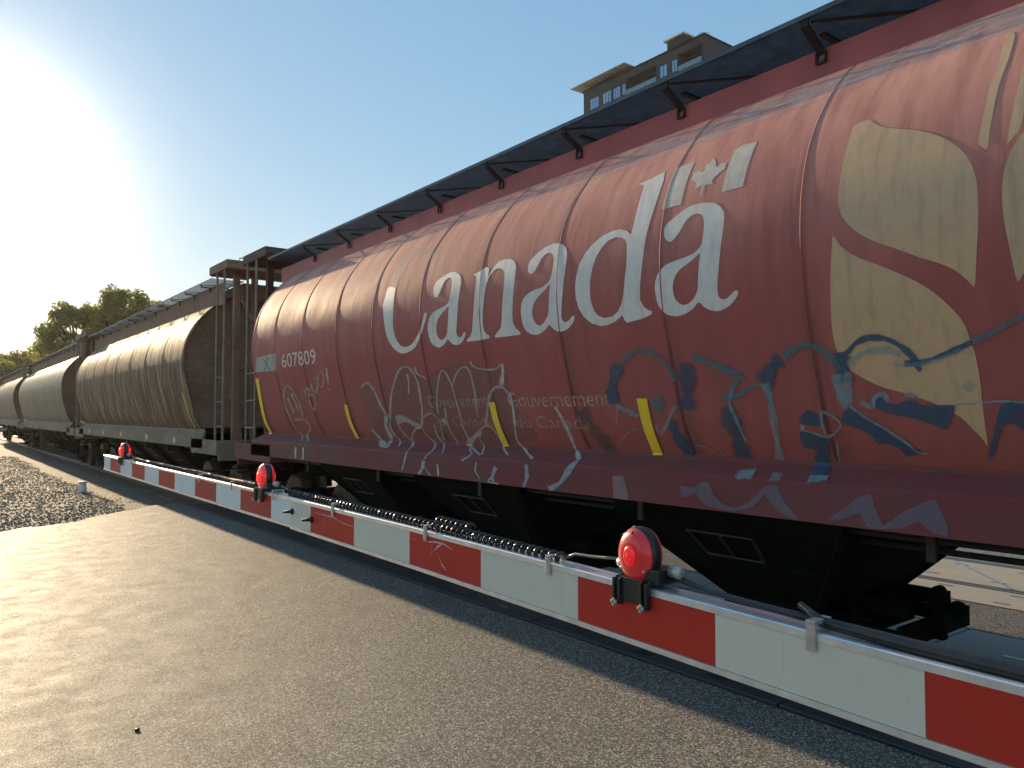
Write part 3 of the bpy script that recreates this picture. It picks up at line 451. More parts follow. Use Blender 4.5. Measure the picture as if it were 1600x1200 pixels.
def stroke_geo(pts, width, alpha, V, F, A, col_wide=False):
    EPS[0] += .00006
    c = catmull(pts, 10); c2 = [c[0]]
    for p in c[1:]:
        while (p - c2[-1]).length > .03: c2.append(c2[-1] + (p - c2[-1]).normalized() * .025)
        if (p - c2[-1]).length > .008: c2.append(p)
    if col_wide: width *= 1.22
    n = len(c2); b = len(V); rnd = random.random() * 9
    for i, p in enumerate(c2):
        t = (c2[min(i + 1, n - 1)] - c2[max(i - 1, 0)]); t = t.normalized() if t.length else Vector((1, 0)); nn = Vector((-t.y, t.x))
        ww = width * (.85 + .22 * math.sin(i * .31 + rnd) + .1 * math.sin(i * .9 + rnd)); e = min(1, (i + .6) / 1.2, (n - i - .4) / 1.2)
        for k, a in ((-.70, 0), (-.38, 1), (.38, 1), (.70, 0)):
            fs = 4. / math.sqrt(16 + p.x * p.x); q = p + Vector((nn.x / fs, nn.y)) * (ww * k); V.append(surf(q.x, max(1.19, q.y), EPS[0])); A.append(a * alpha * e)
    for i in range(n - 1):
        for k in range(3): q = b + i * 4 + k; F.append((q, q + 1, q + 5, q + 4))

# ------------------------------------------------------------ hopper cars
def car_side_mesh(y0, y1, seams, tankmat, root, top_dz=0.):
    cols = sorted(set([y0, y1] + [s_ + d for s_ in seams for d, _ in GK if y0 < s_ + d < y1] + [(a + b) / 2 for a, b in zip(seams, seams[1:])]))
    V, F, A = [], [], []
    prof = TP + [(2 * XC - x, z) for x, z in reversed(TP[:-1])]
    prof = [(p, (-1 if i < len(TP) else 1)) for i, p in enumerate(prof)]
    np_ = len(prof)
    for y in cols:
        g = gofs(y, seams); sa = 0.
        for s_ in seams:
            d = y - s_
            if -.08 < d < .02: sa = max(sa, {True: 1., False: .25}[-.03 < d < -.001])  # darkest on the side away from the sun: seam shade and grime together
        for (x, z), sgn in prof:
            zz = min(z, 4.235); _, n = side(zz); bul = g
            V.append((x - sgn * n[0] * bul, y, z + n[1] * bul)); A.append(sa)
    for i in range(len(cols) - 1):
        for k in range(np_ - 1): F.append((i * np_ + k, i * np_ + k + 1, (i + 1) * np_ + k + 1, (i + 1) * np_ + k))
    capf = []
    # recessed end sheets with a rim
    for e, yy, din in ((0, y0, .06), (len(cols) - 1, y1, -.06)):
        b = len(V)
        for k, ((x, z), _) in enumerate(prof):
            cx, cz = XC, 2.8; V.append((x + (cx - x) * .02, yy, z + (cz - z) * .02)); A.append(0.)
        for k, ((x, z), _) in enumerate(prof):
            V.append((x + (cx - x) * .022, yy + din, z + (cz - z) * .022)); A.append(.0)
        for k in range(np_ - 1):
            o = e * np_; F.append((o + k, b + k, b + k + 1, o + k + 1)); F.append((b + k, b + np_ + k, b + np_ + k + 1, b + k + 1))
        capf.append(len(F)); F.append(tuple(range(b + np_, b + 2 * np_)))
    # weld beads over each seam
    for s_ in seams:
        b = len(V)
        for (x, z) in TP[:-1]:
            _, n = side(z)
            for dy, h in ((.0065, -.003), (.003, .0035), (-.003, .0035), (-.007, -.005)): V.append((x + n[0] * h, s_ + dy, z + n[1] * h)); A.append(.15 if dy > 0 else .8)  # bead painted darker on its shaded side, paler towards the sun
        for i in range(len(TP) - 2):
            for k in range(3): q = b + i * 4 + k; F.append((q, q + 1, q + 5, q + 4))
    o = link('tank', V, F, tankmat, root, True, {'seam': A})
    me = o.data; me.materials.append(M['endbrown'])
    for i in capf: me.polygons[i].material_index = 1
    for p in me.polygons:
        if len(p.vertices) > 4: p.use_smooth = False
    return o
def grating(y0, y1, x0, x1, z, parent, fine=True):
    g = G()
    g.box(x0 - .006, x0, y0, y1, z - .018, z + .012); g.box(x1, x1 + .006, y0, y1, z - .018, z + .012)
    st = .032 if fine else .07
    y = y0
    while y < y1: g.box(x0, x1, y, y + .006, z - .001, z + .001); y += st
    nx = 20 if fine else 12
    for i in range(1, nx): x = x0 + (x1 - x0) * i / nx; g.box(x - .002, x + .002, y0, y1, z - .017, z + .003)
    return g.out('running_board', M['grate'], parent)
def bracket_mesh(y, rb_z, fz):
    """flat bar from its foot on the coaming lip up to the outer edge of the walkway, with a raking brace"""
    g = G(); w_ = .055
    g.bar((4.447, y - .03, fz - .01), (4.447, y - .03, fz - .075), .012, .014); g.bar((4.447, y + .03, fz - .01), (4.447, y + .03, fz - .075), .012, .014); g.bar((4.447, y - .036, fz - .075), (4.447, y + .036, fz - .075), .014, .014)
    g.bar((4.46, y, fz - .02), (4.43, y, fz + .012), w_, .012); g.bar((4.43, y, fz + .008), (4.275, y, rb_z - .055), w_, .014); g.bar((4.275, y, rb_z - .056), (4.262, y, rb_z - .005), w_, .014)
    g.bar((4.28, y - .03, rb_z - .032), (4.78, y - .62, rb_z - .036), .03, .008)
    g.bar((4.47, y, rb_z - .04), (4.8, y, rb_z - .045), .04, .02)
    return g
def truck(yc, root, wheelmat):
    g = G()
    for s_ in (-1, 1):
        x = XC + s_ * .98
        g.bar((x, yc - .95, .50), (x, yc - .45, .62), .10, .16); g.bar((x, yc + .95, .50), (x, yc + .45, .62), .10, .16); g.bar((x, yc - .5, .63), (x, yc + .5, .63), .10, .14)
        g.bar((x, yc - .85, .46), (x, yc - .3, .27), .10, .11); g.bar((x, yc + .85, .46), (x, yc + .3, .27), .10, .11); g.bar((x, yc - .34, .26), (x, yc + .34, .26), .12, .12)
        for d in (-.23, .23): g.bar((x, yc + d, .26), (x, yc + d, .62), .09, .08)
        for d in (-.11, .0, .11): g.lathe([(0, .045), (.22, .045)], (x, yc + d, .31), 'Z', 8)
        for d in (-.89, .89): g.box(x - .09, x + .09, yc + d - .13, yc + d + .13, .36, .56)
    g.box(XC - 1.1, XC + 1.1, yc - .16, yc + .16, .45, .70)
    t = g.out('truck', M['under'], root)
    for d in (-.89, .89):
        G().lathe([(-.8, .07), (.8, .07)], (XC, yc + d, .44), 'X', 10).out('axle', wheelmat, t, True)
        for s_ in (-1, 1):
            G().lathe([(-.065 * s_, .20), (-.07 * s_, .33), (-.07 * s_, .43), (.04 * s_, .435), (.06 * s_, .47), (.08 * s_, .47), (.08 * s_, .38), (.03 * s_, .33), (.03 * s_, .15), (.06 * s_, .12), (.06 * s_, 0.001)], (XC - s_ * .75, yc + d, .44), 'X', 32).out('wheel', wheelmat, t, True)
    return t
def chute(y0, y1, root):
    g = G(); yc = (y0 + y1) / 2
    # pyramid from the tank bottom down to the outlet
    def ring(xh, ya, yb, z): return [(XC - xh, ya, z), (XC + xh, ya, z), (XC + xh, yb, z), (XC - xh, yb, z)]
    rs = [ring(1.22, y0 + .03, y1 - .03, 1.20), ring(1.20, y0 + .03, y1 - .03, 1.08), ring(.50, yc - .36, yc + .36, .42), ring(.50, yc - .36, yc + .36, .34)]
    v = [p for r_ in rs for p in r_]; f = []
    for i in range(3):
        for k in range(4): f.append((i * 4 + k, i * 4 + (k + 1) % 4, i * 4 + 4 + (k + 1) % 4, i * 4 + 4 + k))
    f.append((12, 13, 14, 15)); g.add(v, f)
    # flanges along the corners and stiffener angles
    for sx in (-1, 1):
        for (ya, yb) in ((y0 + .03, yc - .36), (y1 - .03, yc + .36)): g.bar((XC + sx * 1.20, ya, 1.08), (XC + sx * .50, yb, .42), .05, .05)
        g.bar((XC + sx * .85, y0 + .40, .77), (XC + sx * .85, y1 - .40, .77), .03, .05)
    c = g.out('hopper_chute', M['under'], root)
    # inspection panel on the sloping face
    h = G()
    def onface(u, v_):  # u along Y, v_ 0..1 down the slope
        return Vector((XC - 1.20 + .70 * v_ - .012, yc + u, 1.08 - .66 * v_ - .012))
    for a, b_ in (((-.26, .14), (.30, .14)), ((-.22, .42), (.26, .42)), ((-.26, .14), (-.22, .42)), ((.30, .14), (.26, .42)), ((.02, .14), (.02, .42))): h.bar(onface(*a), onface(*b_), .03, .012)
    h.out('inspection_frame', M['gateframe'], c)
    g = G(); g.box(XC - .52, XC + .52, yc - .55, yc + .42, .25, .335)
    for sx in (-1, 1): g.box(XC + sx * .48 - .022, XC + sx * .48 + .022, yc - .92, yc + .44, .29, .40); g.bar((XC + sx * .30, yc - .30, .50), (XC + sx * .30, yc - .90, .50), .04, .10)
    g.box(XC - .44, XC - .22, yc - .72, yc - .44, .41, .425); g.box(XC - .5, XC + .5, yc - .95, yc - .91, .29, .43); g.box(XC - .46, XC + .46, yc - .62, yc - .58, .31, .52)
    g.bbox(XC - .035, XC + .035, yc - 1.0, yc - .92, .28, .585, .008); g.lathe([(-.03, .042), (.03, .042)], (XC, yc - .96, .60), 'X', 16)
    g.lathe([(-.030, .03), (-.030, .056), (.030, .056), (.030, .03)], (XC, yc - 1.075, .50), 'X', 22); g.tube([(XC - .33, yc - .70, .47), (XC + .33, yc - .70, .47)], .03, 10)
    g.tube([(XC, yc - .96, .5), (XC, yc - 1.06, .5)], .02, 8); g.bar((XC - .45, yc - .2, .46), (XC - .45, yc - .85, .33), .012, .03)
    g.out('outlet_gate', M['under'], c)
M['gateframe'] = simple('worn_edge_steel', (.026, .028, .026), .6, .2, .3, 20)
def car_end(yt, s_, root, endmat, rb_z, whl):
    """everything beyond one tank end; s_=+1 towards +Y"""
    Y = lambda d: yt + s_ * d
    def bx(g, x0, x1, d0, d1, z0, z1): g.box(x0, x1, min(Y(d0), Y(d1)), max(Y(d0), Y(d1)), z0, z1)
    g = G(); bx(g, 4.22, 2 * XC - 4.22, .42, 1.45, rb_z + .065, rb_z + .085); bx(g, 4.21, 2 * XC - 4.21, 1.45, 1.475, rb_z + .04, rb_z + .19)
    bx(g, 4.195, 4.22, .42, 1.476, rb_z + .045, rb_z + .19); bx(g, 2 * XC - 4.22, 2 * XC - 4.195, .42, 1.476, rb_z + .045, rb_z + .19); bx(g, 4.22, 4.9, .42, .45, rb_z + .03, rb_z + .19)
    g.out('roof_end_platform', endmat, root)
    g = G()
    for d in (.86, 1.28): g.tube([(4.215, Y(d), 1.22), (4.215, Y(d), rb_z + .06)], .021, 8)
    for z in (1.60, 2.04, 2.48): g.tube([(4.215, Y(.86), z), (4.215, Y(1.28), z)], .014, 6)
    g.out('ladder', M['steel'], root)
    g = G(); bx(g, 4.12, 2 * XC - 4.12, .0, 1.35, 1.10, 1.20); bx(g, 4.08, 4.12, -.2, 1.40, 1.10, 1.36); bx(g, 2 * XC - 4.12, 2 * XC - 4.08, -.2, 1.40, 1.10, 1.36); bx(g, 4.12, 2 * XC - 4.12, 1.35, 1.40, 1.0, 1.36)
    g.out('end_sill', M['sillgrey'] if endmat is not M['endred'] else M['sillred'], root)
    g = G()
    for x in (4.5, 5.0, 6.1, 6.6): bx(g, x - .05, x + .05, 1.0 if x in (4.5, 6.6) else .5, 1.1 if x in (4.5, 6.6) else .6, 1.2, rb_z + .066)
    for x in (4.62, 6.48): g.bar((x, Y(.06), 3.3), (x, Y(1.0), 1.25), .10, .06)
    g.bar((4.5, Y(1.05), 2.7), (6.6, Y(1.05), 2.7), .05, .05); g.bar((4.6, Y(1.05), 3.9), (6.0, Y(1.05), 1.6), .05, .05)
    g.out('end_frame', endmat, root)
    g = G(); bx(g, XC - .15, XC + .15, 1.3, 1.62, .74, .98); bx(g, XC - .12, XC + .12, 1.6, 1.92, .78, .94); g.box(XC - .24, XC + .02, min(Y(1.8), Y(1.98)), max(Y(1.8), Y(1.98)), .74, .99)
    g.tube([(4.15, Y(1.42), .98), (4.15, Y(1.44), .86), (4.5, Y(1.46), .86), (XC, Y(1.7), 1.02)], .014, 6)
    g.out('coupler', M['under'], root)
    # grab irons above the roof platform
    g = G(); x = 4.6
    g.tube([(4.45, Y(1.35), rb_z + .08), (4.45, Y(1.35), rb_z + .26), (5.3, Y(1.35), rb_z + .26), (5.3, Y(1.35), rb_z + .08)], .012, 6); g.out('grab_iron', M['steel'], root)
def hopper_car(y0, y1, seams, tankmat, sillmat, endmat, fasc, label, rb_z, fz0, near=False, fine=False):
    root = thing('hopper_car', (XC, (y0 + y1) / 2, 0), label, 'hopper car', 'hopper cars coupled in the train')
    tank = car_side_mesh(y0, y1, seams, tankmat, root)
    for s_ in (-1, 1):
        X = lambda x: x if s_ < 0 else 2 * XC - x
        pr = [(4.08, 1.19), (4.08, 1.40), (4.09, 1.42), (4.19, 1.505), (4.195, 1.545), (4.203, 1.545), (4.22, 1.50), (4.12, 1.40), (4.12, 1.20), (4.30, 1.19)]
        if not near: pr = [(4.08, 1.19), (4.08, 1.40), (4.085, 1.41), (4.19, 1.415), (4.195, 1.50), (4.203, 1.54), (4.23, 1.49), (4.12, 1.38), (4.12, 1.20), (4.30, 1.19)]
        ya, yb = y0 - .55, y1 + .62
        v = [(X(x), yy, z) for yy in (ya, yb) for x, z in pr]; n = len(pr)
        # the sloping ledge is mitred back at both ends
        v = [(a, (b + .3 if i < n else b - .3) if 3 <= (i % n) <= 6 else b, c) for i, (a, b, c) in enumerate(v)]
        f = [(k, (k + 1) % n, n + (k + 1) % n, n + k) for k in range(n)] + [tuple(range(n))[::-1], tuple(range(n, 2 * n))]
        link('side_sill', v, f, sillmat, root)
        grating(y0 - .45, y1 + .45, min(X(4.25), X(4.82)), max(X(4.25), X(4.82)), rb_z, root, fine)
    g = G()
    for s_ in (-1, 1):
        xa = 4.46 if s_ < 0 else 2 * XC - 4.46 - .008
        g.box(xa, xa + .008, y0 - .42, y1 + .42, 3.90, fz0 + .008); g.box(xa - (.0 if s_ < 0 else .022), xa + (.03 if s_ < 0 else .008), y0 - .42, y1 + .42, fz0 + .008, fz0 + .014)
    g.box(4.83, 2 * XC - 4.83, y0 - .42, y1 + .42, 4.0, rb_z - .03)
    nh = int((y1 - y0) / 1.2)
    for i in range(nh):
        ya = y0 + .3 + i * 1.2; g.bbox(5.1, 6.0, ya, ya + 1.1, rb_z - .03, rb_z + .05, .02)
    g.out('roof_coaming', fasc, root)
    y = y1 + .0 if not near else 10.49
    i = 0; proto = None
    while y > y0:
        b = bracket_mesh(y, rb_z, fz0).out('bracket', M['dark'], root) if proto is None else proto.copy()
        if proto is None: proto = b; yb0 = y
        else:
            b.parent = root; b.location = (0, y - yb0, 0); C.objects.link(b)
        y -= 1.128
    # belly slab and centre sill
    g = G(); g.box(4.24, 2 * XC - 4.24, y0, y1, 1.205, 1.26); g.box(XC - .2, XC + .2, y0 - 1.3, y0 + 1.2, .78, 1.1); g.box(XC - .2, XC + .2, y1 - 1.2, y1 + 1.3, .78, 1.1); g.tube([(5.4, y0, .90), (5.4, y1, .90)], .022, 8)
    g.add([(4.21, y0, 1.52), (4.21, y1, 1.52), (4.31, y1, 1.20), (4.31, y0, 1.20)], [(0, 1, 2, 3)]); g.out('underframe', M['under'], root)
    g = G(); g.tube([(4.45, y0, 1.12), (4.45, y1, 1.12)], .025, 6); g.tube([(4.7, y0 + 1, 1.02), (4.7, y1 - 1, 1.02)], .018, 6)
    for k in range(int(y1 - y0) // 2): g.box(4.30, 4.33, y0 + .9 + k * 2.1, y0 + .95 + k * 2.1, 1.02, 1.2)
    g.out('brake_pipe', M['gateframe'], root)
    yc = (y0 + y1) / 2 + (.2 if near else 0); wd = 2.46 if near else 2.2
    for a, b in ([(-.68, 1.27), (2.42, 4.37), (5.52, 7.47), (8.3, 10.0)] if near else [(yc + (k - 2) * wd, yc + (k - 1) * wd) for k in range(4)]): chute(a, b, root)
    truck(y1 - .45, root, M['wheel']); truck(y0 + .45, root, M['wheel'])
    for yt, s_ in ((y0, -1), (y1, 1)): car_end(yt, s_, root, endmat, rb_z, None)
    return root, tank
M['endred'] = sill_mat('brown_red_end_steel', (.10, .055, .045), (.13, .09, .07), (.07, .045, .04))
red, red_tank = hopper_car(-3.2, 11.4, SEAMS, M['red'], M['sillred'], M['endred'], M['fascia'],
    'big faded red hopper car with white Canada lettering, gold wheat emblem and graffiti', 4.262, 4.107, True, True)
# rough yellow reflector squares etc. come with the brown car
def seams_for(a, b, n): return [a + (b - a) * i / n for i in range(1, n)]
br, br_tank = hopper_car(15.2, 28.0, sorted(seams_for(15.2, 28.0, 8) + [15.27, 27.93]), M['brown'], M['sillgrey'], M['endbrown'], M['endbrown'],
    'grimy tan and brown hopper car directly behind the red one, yellow squares along its sill', 4.365, 4.30)
g3, g3_tank = hopper_car(31.2, 46.4, sorted(seams_for(31.2, 46.4, 14) + [31.27, 46.3]), M['grey'], M['sillgrey'], M['endbrown'], M['endbrown'],
    'pale grey hopper car third in the train, partly hidden behind the tan car', 4.365, 4.30)
g4, g4_tank = hopper_car(49.4, 64.4, sorted(seams_for(49.4, 64.4, 14) + [49.5, 64.3]), M['grey'], M['sillgrey'], M['endbrown'], M['endbrown'],
    'farthest visible grey hopper car, cut by the left edge of the photo', 4.365, 4.30)

# --- paint on the red car
def deco(name, items, mat, **kw): return decal_group(name, items, mat, red_tank, **kw)
for col, a, pts in DATA['BLOBS']:
    if col in ('buff', 'paleblue'): decal('cover_up_paint', [pts], P[col], red_tank, a, len(pts) > 8)
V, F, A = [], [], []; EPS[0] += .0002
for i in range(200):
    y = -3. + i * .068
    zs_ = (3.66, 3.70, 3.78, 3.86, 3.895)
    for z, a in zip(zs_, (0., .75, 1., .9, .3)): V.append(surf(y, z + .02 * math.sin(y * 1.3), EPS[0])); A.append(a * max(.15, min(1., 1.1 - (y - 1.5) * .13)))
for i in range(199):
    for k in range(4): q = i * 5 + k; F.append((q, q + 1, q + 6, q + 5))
link('sunlit_scuff_band', V, F, P['worn'], red_tank, False, {'alpha': A})  # scuffs and sunlight through the grating, both put into the colour
for it in DATA['CANADA']: deco('letter', [it], P['white'])
deco('worn_lettering', DATA['CFADE'], P['fade'])
for it, nm in zip(DATA['FLAG'], ('flag_bar', 'flag_bar', 'maple_leaf')): deco(nm, [it], P['flag'])
wh = DATA['WHEAT']; ymid = min(p[0] for p in wh[0][1][0]) - .05
for i_, (sm, loops) in enumerate(wh):
    deco('wheat_emblem', [[sm, loops]], P['wheat'])
    if i_ < 2: deco('wheat_emblem', [[sm, [[(2 * ymid - y, z) for y, z in l] for l in loops]]], P['wheat'])
decal_text('car_number', '607809', 10.235, 9.09, 2.452, 2.632, P['white'], red_tank, .9)
decal_text('ghost_lettering', 'Government', 6.62, 5.60, 1.88, 2.0, P['ghost'], red_tank, .8)
decal_text('ghost_lettering', 'of Canada', 6.50, 5.62, 1.70, 1.80, P['ghost'], red_tank, .6)
decal_text('ghost_lettering', 'Gouvernement', 5.30, 4.05, 1.875, 2.0, P['ghost'], red_tank, 1.)
decal_text('ghost_lettering', 'du', 5.27, 5.06, 1.70, 1.80, P['ghost'], red_tank, .8)
decal_text('ghost_lettering', 'Canada', 4.98, 4.33, 1.70, 1.80, P['ghost'], red_tank, .8)
decal_text('car_reporting_mark', 'X', 10.95, 10.70, 2.44, 2.62, P['slate'], red_tank, .7)
by = {}
for s_ in DATA['STROKES']: by.setdefault(s_[0], []).append(s_)
for kind, keys in (('silver_graffiti', ('silver', 'cream', 'blue_white')), ('tan_graffiti', ('chalk',)), ('blue_graffiti', ('slate', 'blue', 'teal', 'light'))):
    if kind == 'blue_graffiti':
        for col, a, pts in DATA['BLOBS']:
            if col in ('blue', 'teal', 'grayblue'): decal('blue_graffiti', [pts], P[col], red_tank, a, col != 'grayblue')
    for key in keys:
        for _, a, wd, pts in by.get(key, []):
            V, F, A = [], [], []; stroke_geo(pts, wd, min(1, a * 1.15), V, F, A, kind == 'blue_graffiti'); link(kind, V, F, P[key], red_tank, False, {'alpha': A})
    if kind == 'silver_graffiti':
        for col, a, pts in DATA['BLOBS']:
            if col == 'silver': decal('silver_graffiti', [pts], P['silver'], red_tank, a, len(pts) > 4)
for t in DATA['TAPES']: decal('reflector_tape', [t], P['tape'], red_tank, 1., False)
# reflector squares and tape on the tan car
for y, z in ((19.05, 1.30), (21.9, 1.30), (24.4, 1.31), (26.6, 1.31), (16.6, 1.29)):
    G().box(4.072, 4.079, y - .10, y + .10, z - .05, z + .06).out('reflector', M['tapey'] if 'tapey' in M else M.setdefault('tapey', simple('aged_yellow_reflector', (.55, .36, .08), .4, 0, .3, 30)), br)
tv = [surf(15.5, z, .004) for z in (1.56, 1.7, 1.85, 2.0, 2.15, 2.24)]; v = []
for p in tv: v += [p + Vector((0, -.045, 0)), p + Vector((0, .045, 0))]
link('reflector_tape', v, [(2 * i, 2 * i + 1, 2 * i + 3, 2 * i + 2) for i in range(5)], M['tapey'], br, False)
# ------------------------------------------------------------ crossing gate arm
AX = 1.273
YB = [-2.3, -1.893, -1.486, -1.08, -.673, -.24, .176, .582, .989, 1.395, 1.804, 2.207, 2.615, 3.014, 3.48, 3.908, 4.311, 4.718, 5.177, 5.591, 6.005, 6.428, 6.856, 7.28, 7.56]
KT = [(-2.3, 1.392), (.588, 1.404), (1.4, 1.419), (2.2, 1.43), (3.2, 1.437), (4.7, 1.437), (7.57, 1.443)]
def top(y):
    for (a, za), (b, zb) in zip(KT, KT[1:]):
        if y <= b: return za + (zb - za) * (y - a) / (b - a)
    return KT[-1][1]
JY = 3.228
def hgt(y): return .1055 if y < JY else .102
def sheet_mat(name, col, worn, rough=.34):
    m = NT(name); n1 = m.noise(5, 6, .65); n2 = m.noise(60, 3, .6)
    c = m.mix(m.ramp(n1, [(.4, 0.), (.75, .6)]), col, worn); c = m.mix(m.ramp(n2, [(.66, 0.), (.74, .35)]), c, tuple(k * .7 for k in worn))
    m.col(c); m.set(Roughness=rough + .22, Specular_IOR_Level=.2); return m.m
M['sred'] = sheet_mat('red_reflective_sheeting', (.56, .040, .024), (.42, .035, .025)); M['sgrey'] = sheet_mat('aged_grey_white_sheeting', (.72, .66, .54), (.64, .59, .48))
M['swhite'] = sheet_mat('white_reflective_sheeting', (.74, .76, .73), (.66, .68, .66)); M['sred2'] = sheet_mat('worn_red_sheeting', (.46, .045, .03), (.40, .06, .045))
M['scr'] = simple('scratched_sheeting', (.60, .58, .56), .5, 0, .2, 50)
arm = thing('crossing_gate_arm', (AX, 2.6, 0), 'red and white striped gate arm with three red lamps, lowered before the train', 'gate arm')
def seg(name, pr, mat, ya, yb, n=None, parent=arm, base=None):
    """extrude (dx, dz from the sheet top) along the arm"""
    ks = [ya] + [k for k, _ in KT if ya < k < yb] + [yb]; v = []; f = []; m = len(pr)
    for y in ks: v += [(AX + a, y, top(y) + b) for a, b in pr]
    for i in range(len(ks) - 1):
        for k in range(m): f.append((i * m + k, i * m + (k + 1) % m, (i + 1) * m + (k + 1) % m, (i + 1) * m + k))
    f += [tuple(range(m))[::-1], tuple(range((len(ks) - 1) * m, len(ks) * m))]
    return link(name, v, f, mat, parent)
def chan(h, o): return [(-.004 + o, .0135), (-.001 + o, .0155), (.004, .0155), (.004, .010), (.010, .010), (.010, .0150), (.050, .0150), (.053, .012), (.053, -h - .012), (.050, -h - .014), (-.001 + o, -h - .014), (-.004 + o, -h - .012), (-.004 + o, -h - .0005), (.001 + o, -h - .0005), (.001 + o, .0005), (-.004 + o, .0005)]
seg('arm_beam', chan(.1055, 0), M['alu'], -2.4, JY); seg('arm_extension', chan(.102, .006), M['alu'], JY + .001, 7.575)
for i, (a, b) in enumerate(zip(YB, YB[1:])):
    red_s = (len(YB) - 2 - i) % 2 == 1
    for (ya, yb) in ([(a, JY), (JY + .0015, b)] if a < JY < b else [(a, b)]):
        far = ya > JY - .01; o = .006 if far else 0
        mt = (M['sred2'] if far else M['sred']) if red_s else (M['swhite'] if far else M['sgrey'])
        h = hgt(ya + .01)
        seg('red_stripe' if red_s else 'white_stripe', [(-.0018 + o, -.0005), (.0008 + o, -.0005), (.0008 + o, -h + .0005), (-.0018 + o, -h + .0005)], mt, ya + .0006, yb - .0006)
# scrapes torn into the sheeting
def scrape(pts, wd):
    v = []; f = []
    for i, (y, dz) in enumerate(pts):
        k = wd * (.5 + random.random()) * (.3 if i in (0, len(pts) - 1) else 1)
        v += [(AX - .0023, y + k * .4, top(y) + dz + k), (AX - .0023, y - k * .4, top(y) + dz - k)]
    for i in range(len(pts) - 1): f.append((2 * i, 2 * i + 1, 2 * i + 3, 2 * i + 2))
    link('scrape', v, f, M['scr'], arm)
scrape([(2.97, -.018), (2.93, -.022), (2.88, -.021), (2.84, -.022), (2.80, -.020), (2.74, -.030), (2.66, -.035), (2.6, -.037)], .0014)
scrape([(2.88, -.022), (2.878, -.045), (2.879, -.055)], .0014); scrape([(2.6, -.037), (2.5, -.036), (2.43, -.033), (2.36, -.031), (2.28, -.030)], .0011)
scrape([(2.19, -.022), (2.165, -.022)], .0028); scrape([(2.12, -.018), (2.08, -.017), (2.05, -.012), (2.0, -.011), (1.95, -.022)], .0018)
scrape([(2.07, -.018), (2.068, -.045), (2.069, -.06)], .0018); scrape([(2.055, -.04), (2.03, -.022), (2.01, -.014)], .002); scrape([(2.03, -.05), (2.01, -.075), (1.985, -.088)], .0032)
for y, wd in ((1.455, .0013), (.835, .0009)):
    scrape([(y, -.002), (y + .0005, -.05), (y, -.103)], wd)
# bolts at the joint
for y, dz in ((3.205, -.042), (3.0, -.053)):
    g = G(); g.lathe([(-.002, .014), (-.006, .014), (-.012, .007), (-.045, .0045)], (AX, y, top(y) + dz), 'X', 10); g.out('joint_bolt', M['dark'], arm, True)
# clips over the top edge
def clip(y, big=1., mat='clip'):
    g = G(); w_ = .017 * big; t = top(y) + .0155
    g.bbox(AX - .010, AX - .0045, y - w_ / 2, y + w_ / 2, t - .030 * big, t + .012 * big, .0015)
    g.bbox(AX - .010, AX + .045, y - w_ / 2, y + w_ / 2, t + .012 * big, t + .019 * big, .0015)
    g.bbox(AX + .040, AX + .045, y - w_ / 2, y + w_ / 2, t, t + .0125 * big, .0015); g.out('cable_clip', M[mat], arm)
clip(.775, 1.1); clip(1.50); clip(2.10); clip(2.79); clip(3.43, .9); clip(4.02, .9); clip(4.60, .9); clip(6.4, .9)
# cables
def coil(y0, y1, dz=0., r=.0125, pitch=.0285, x=AX + .024):
    n = int((y1 - y0) / pitch); pts = []
    for i in range(n * 11):
        a = i / 11 * 2 * math.pi; y = y0 + (y1 - y0) * i / (n * 11)
        wob = 1 + .12 * math.sin(y * 7)
        pts.append((x + r * wob * math.cos(a) + .004 * math.sin(y * 3), y, top(y) + .0165 + r + dz + r * wob * math.sin(a)))
    G().tube(pts, .0041, 6).out('coiled_cable', M['cable'], arm, True)
coil(1.475, 3.30); coil(3.72, 6.42); coil(1.92, 2.12, .012, x=AX + .05)
g = G(); t = top(1.3)
g.tube([(AX + .024, 1.475, t + .030), (AX + .03, 1.44, t + .045), (AX + .035, 1.39, t + .046), (AX + .035, 1.34, t + .05), (AX + .035, 1.29, t + .055)], .0035, 8)
g.out('lamp_lead', M['steel'], arm, True)
g = G(); t = top(1.1)
g.tube([(AX + .040, 1.16, t + .045), (AX + .042, 1.12, t + .040), (AX + .040, 1.04, t + .028), (AX + .032, .93, t + .026), (AX + .026, .83, t + .024), (AX + .024, .775, t + .024)], [.008, .008, .006, .006, .0075, .008], 10)
g.tube([(AX + .030, .82, t + .045), (AX + .026, .775, t + .022), (AX + .024, .6, t + .017), (AX + .024, .3, t + .014), (AX + .024, -2.3, top(-2.3) + .022)], [.006, .010, .0125, .0135, .014], 12)
g.out('power_cable', M['cable'], arm, True)
for y0_, y1_ in ((3.30, 3.44), (3.66, 3.72), (6.42, 6.6)):
    t = top(y0_); G().tube([(AX + .024, y0_, t + .03), (AX + .035, (y0_ + y1_) / 2, t + .04), (AX + .035, y1_, t + .045)], .0038, 8).out('lamp_lead', M['cable'], arm, True)
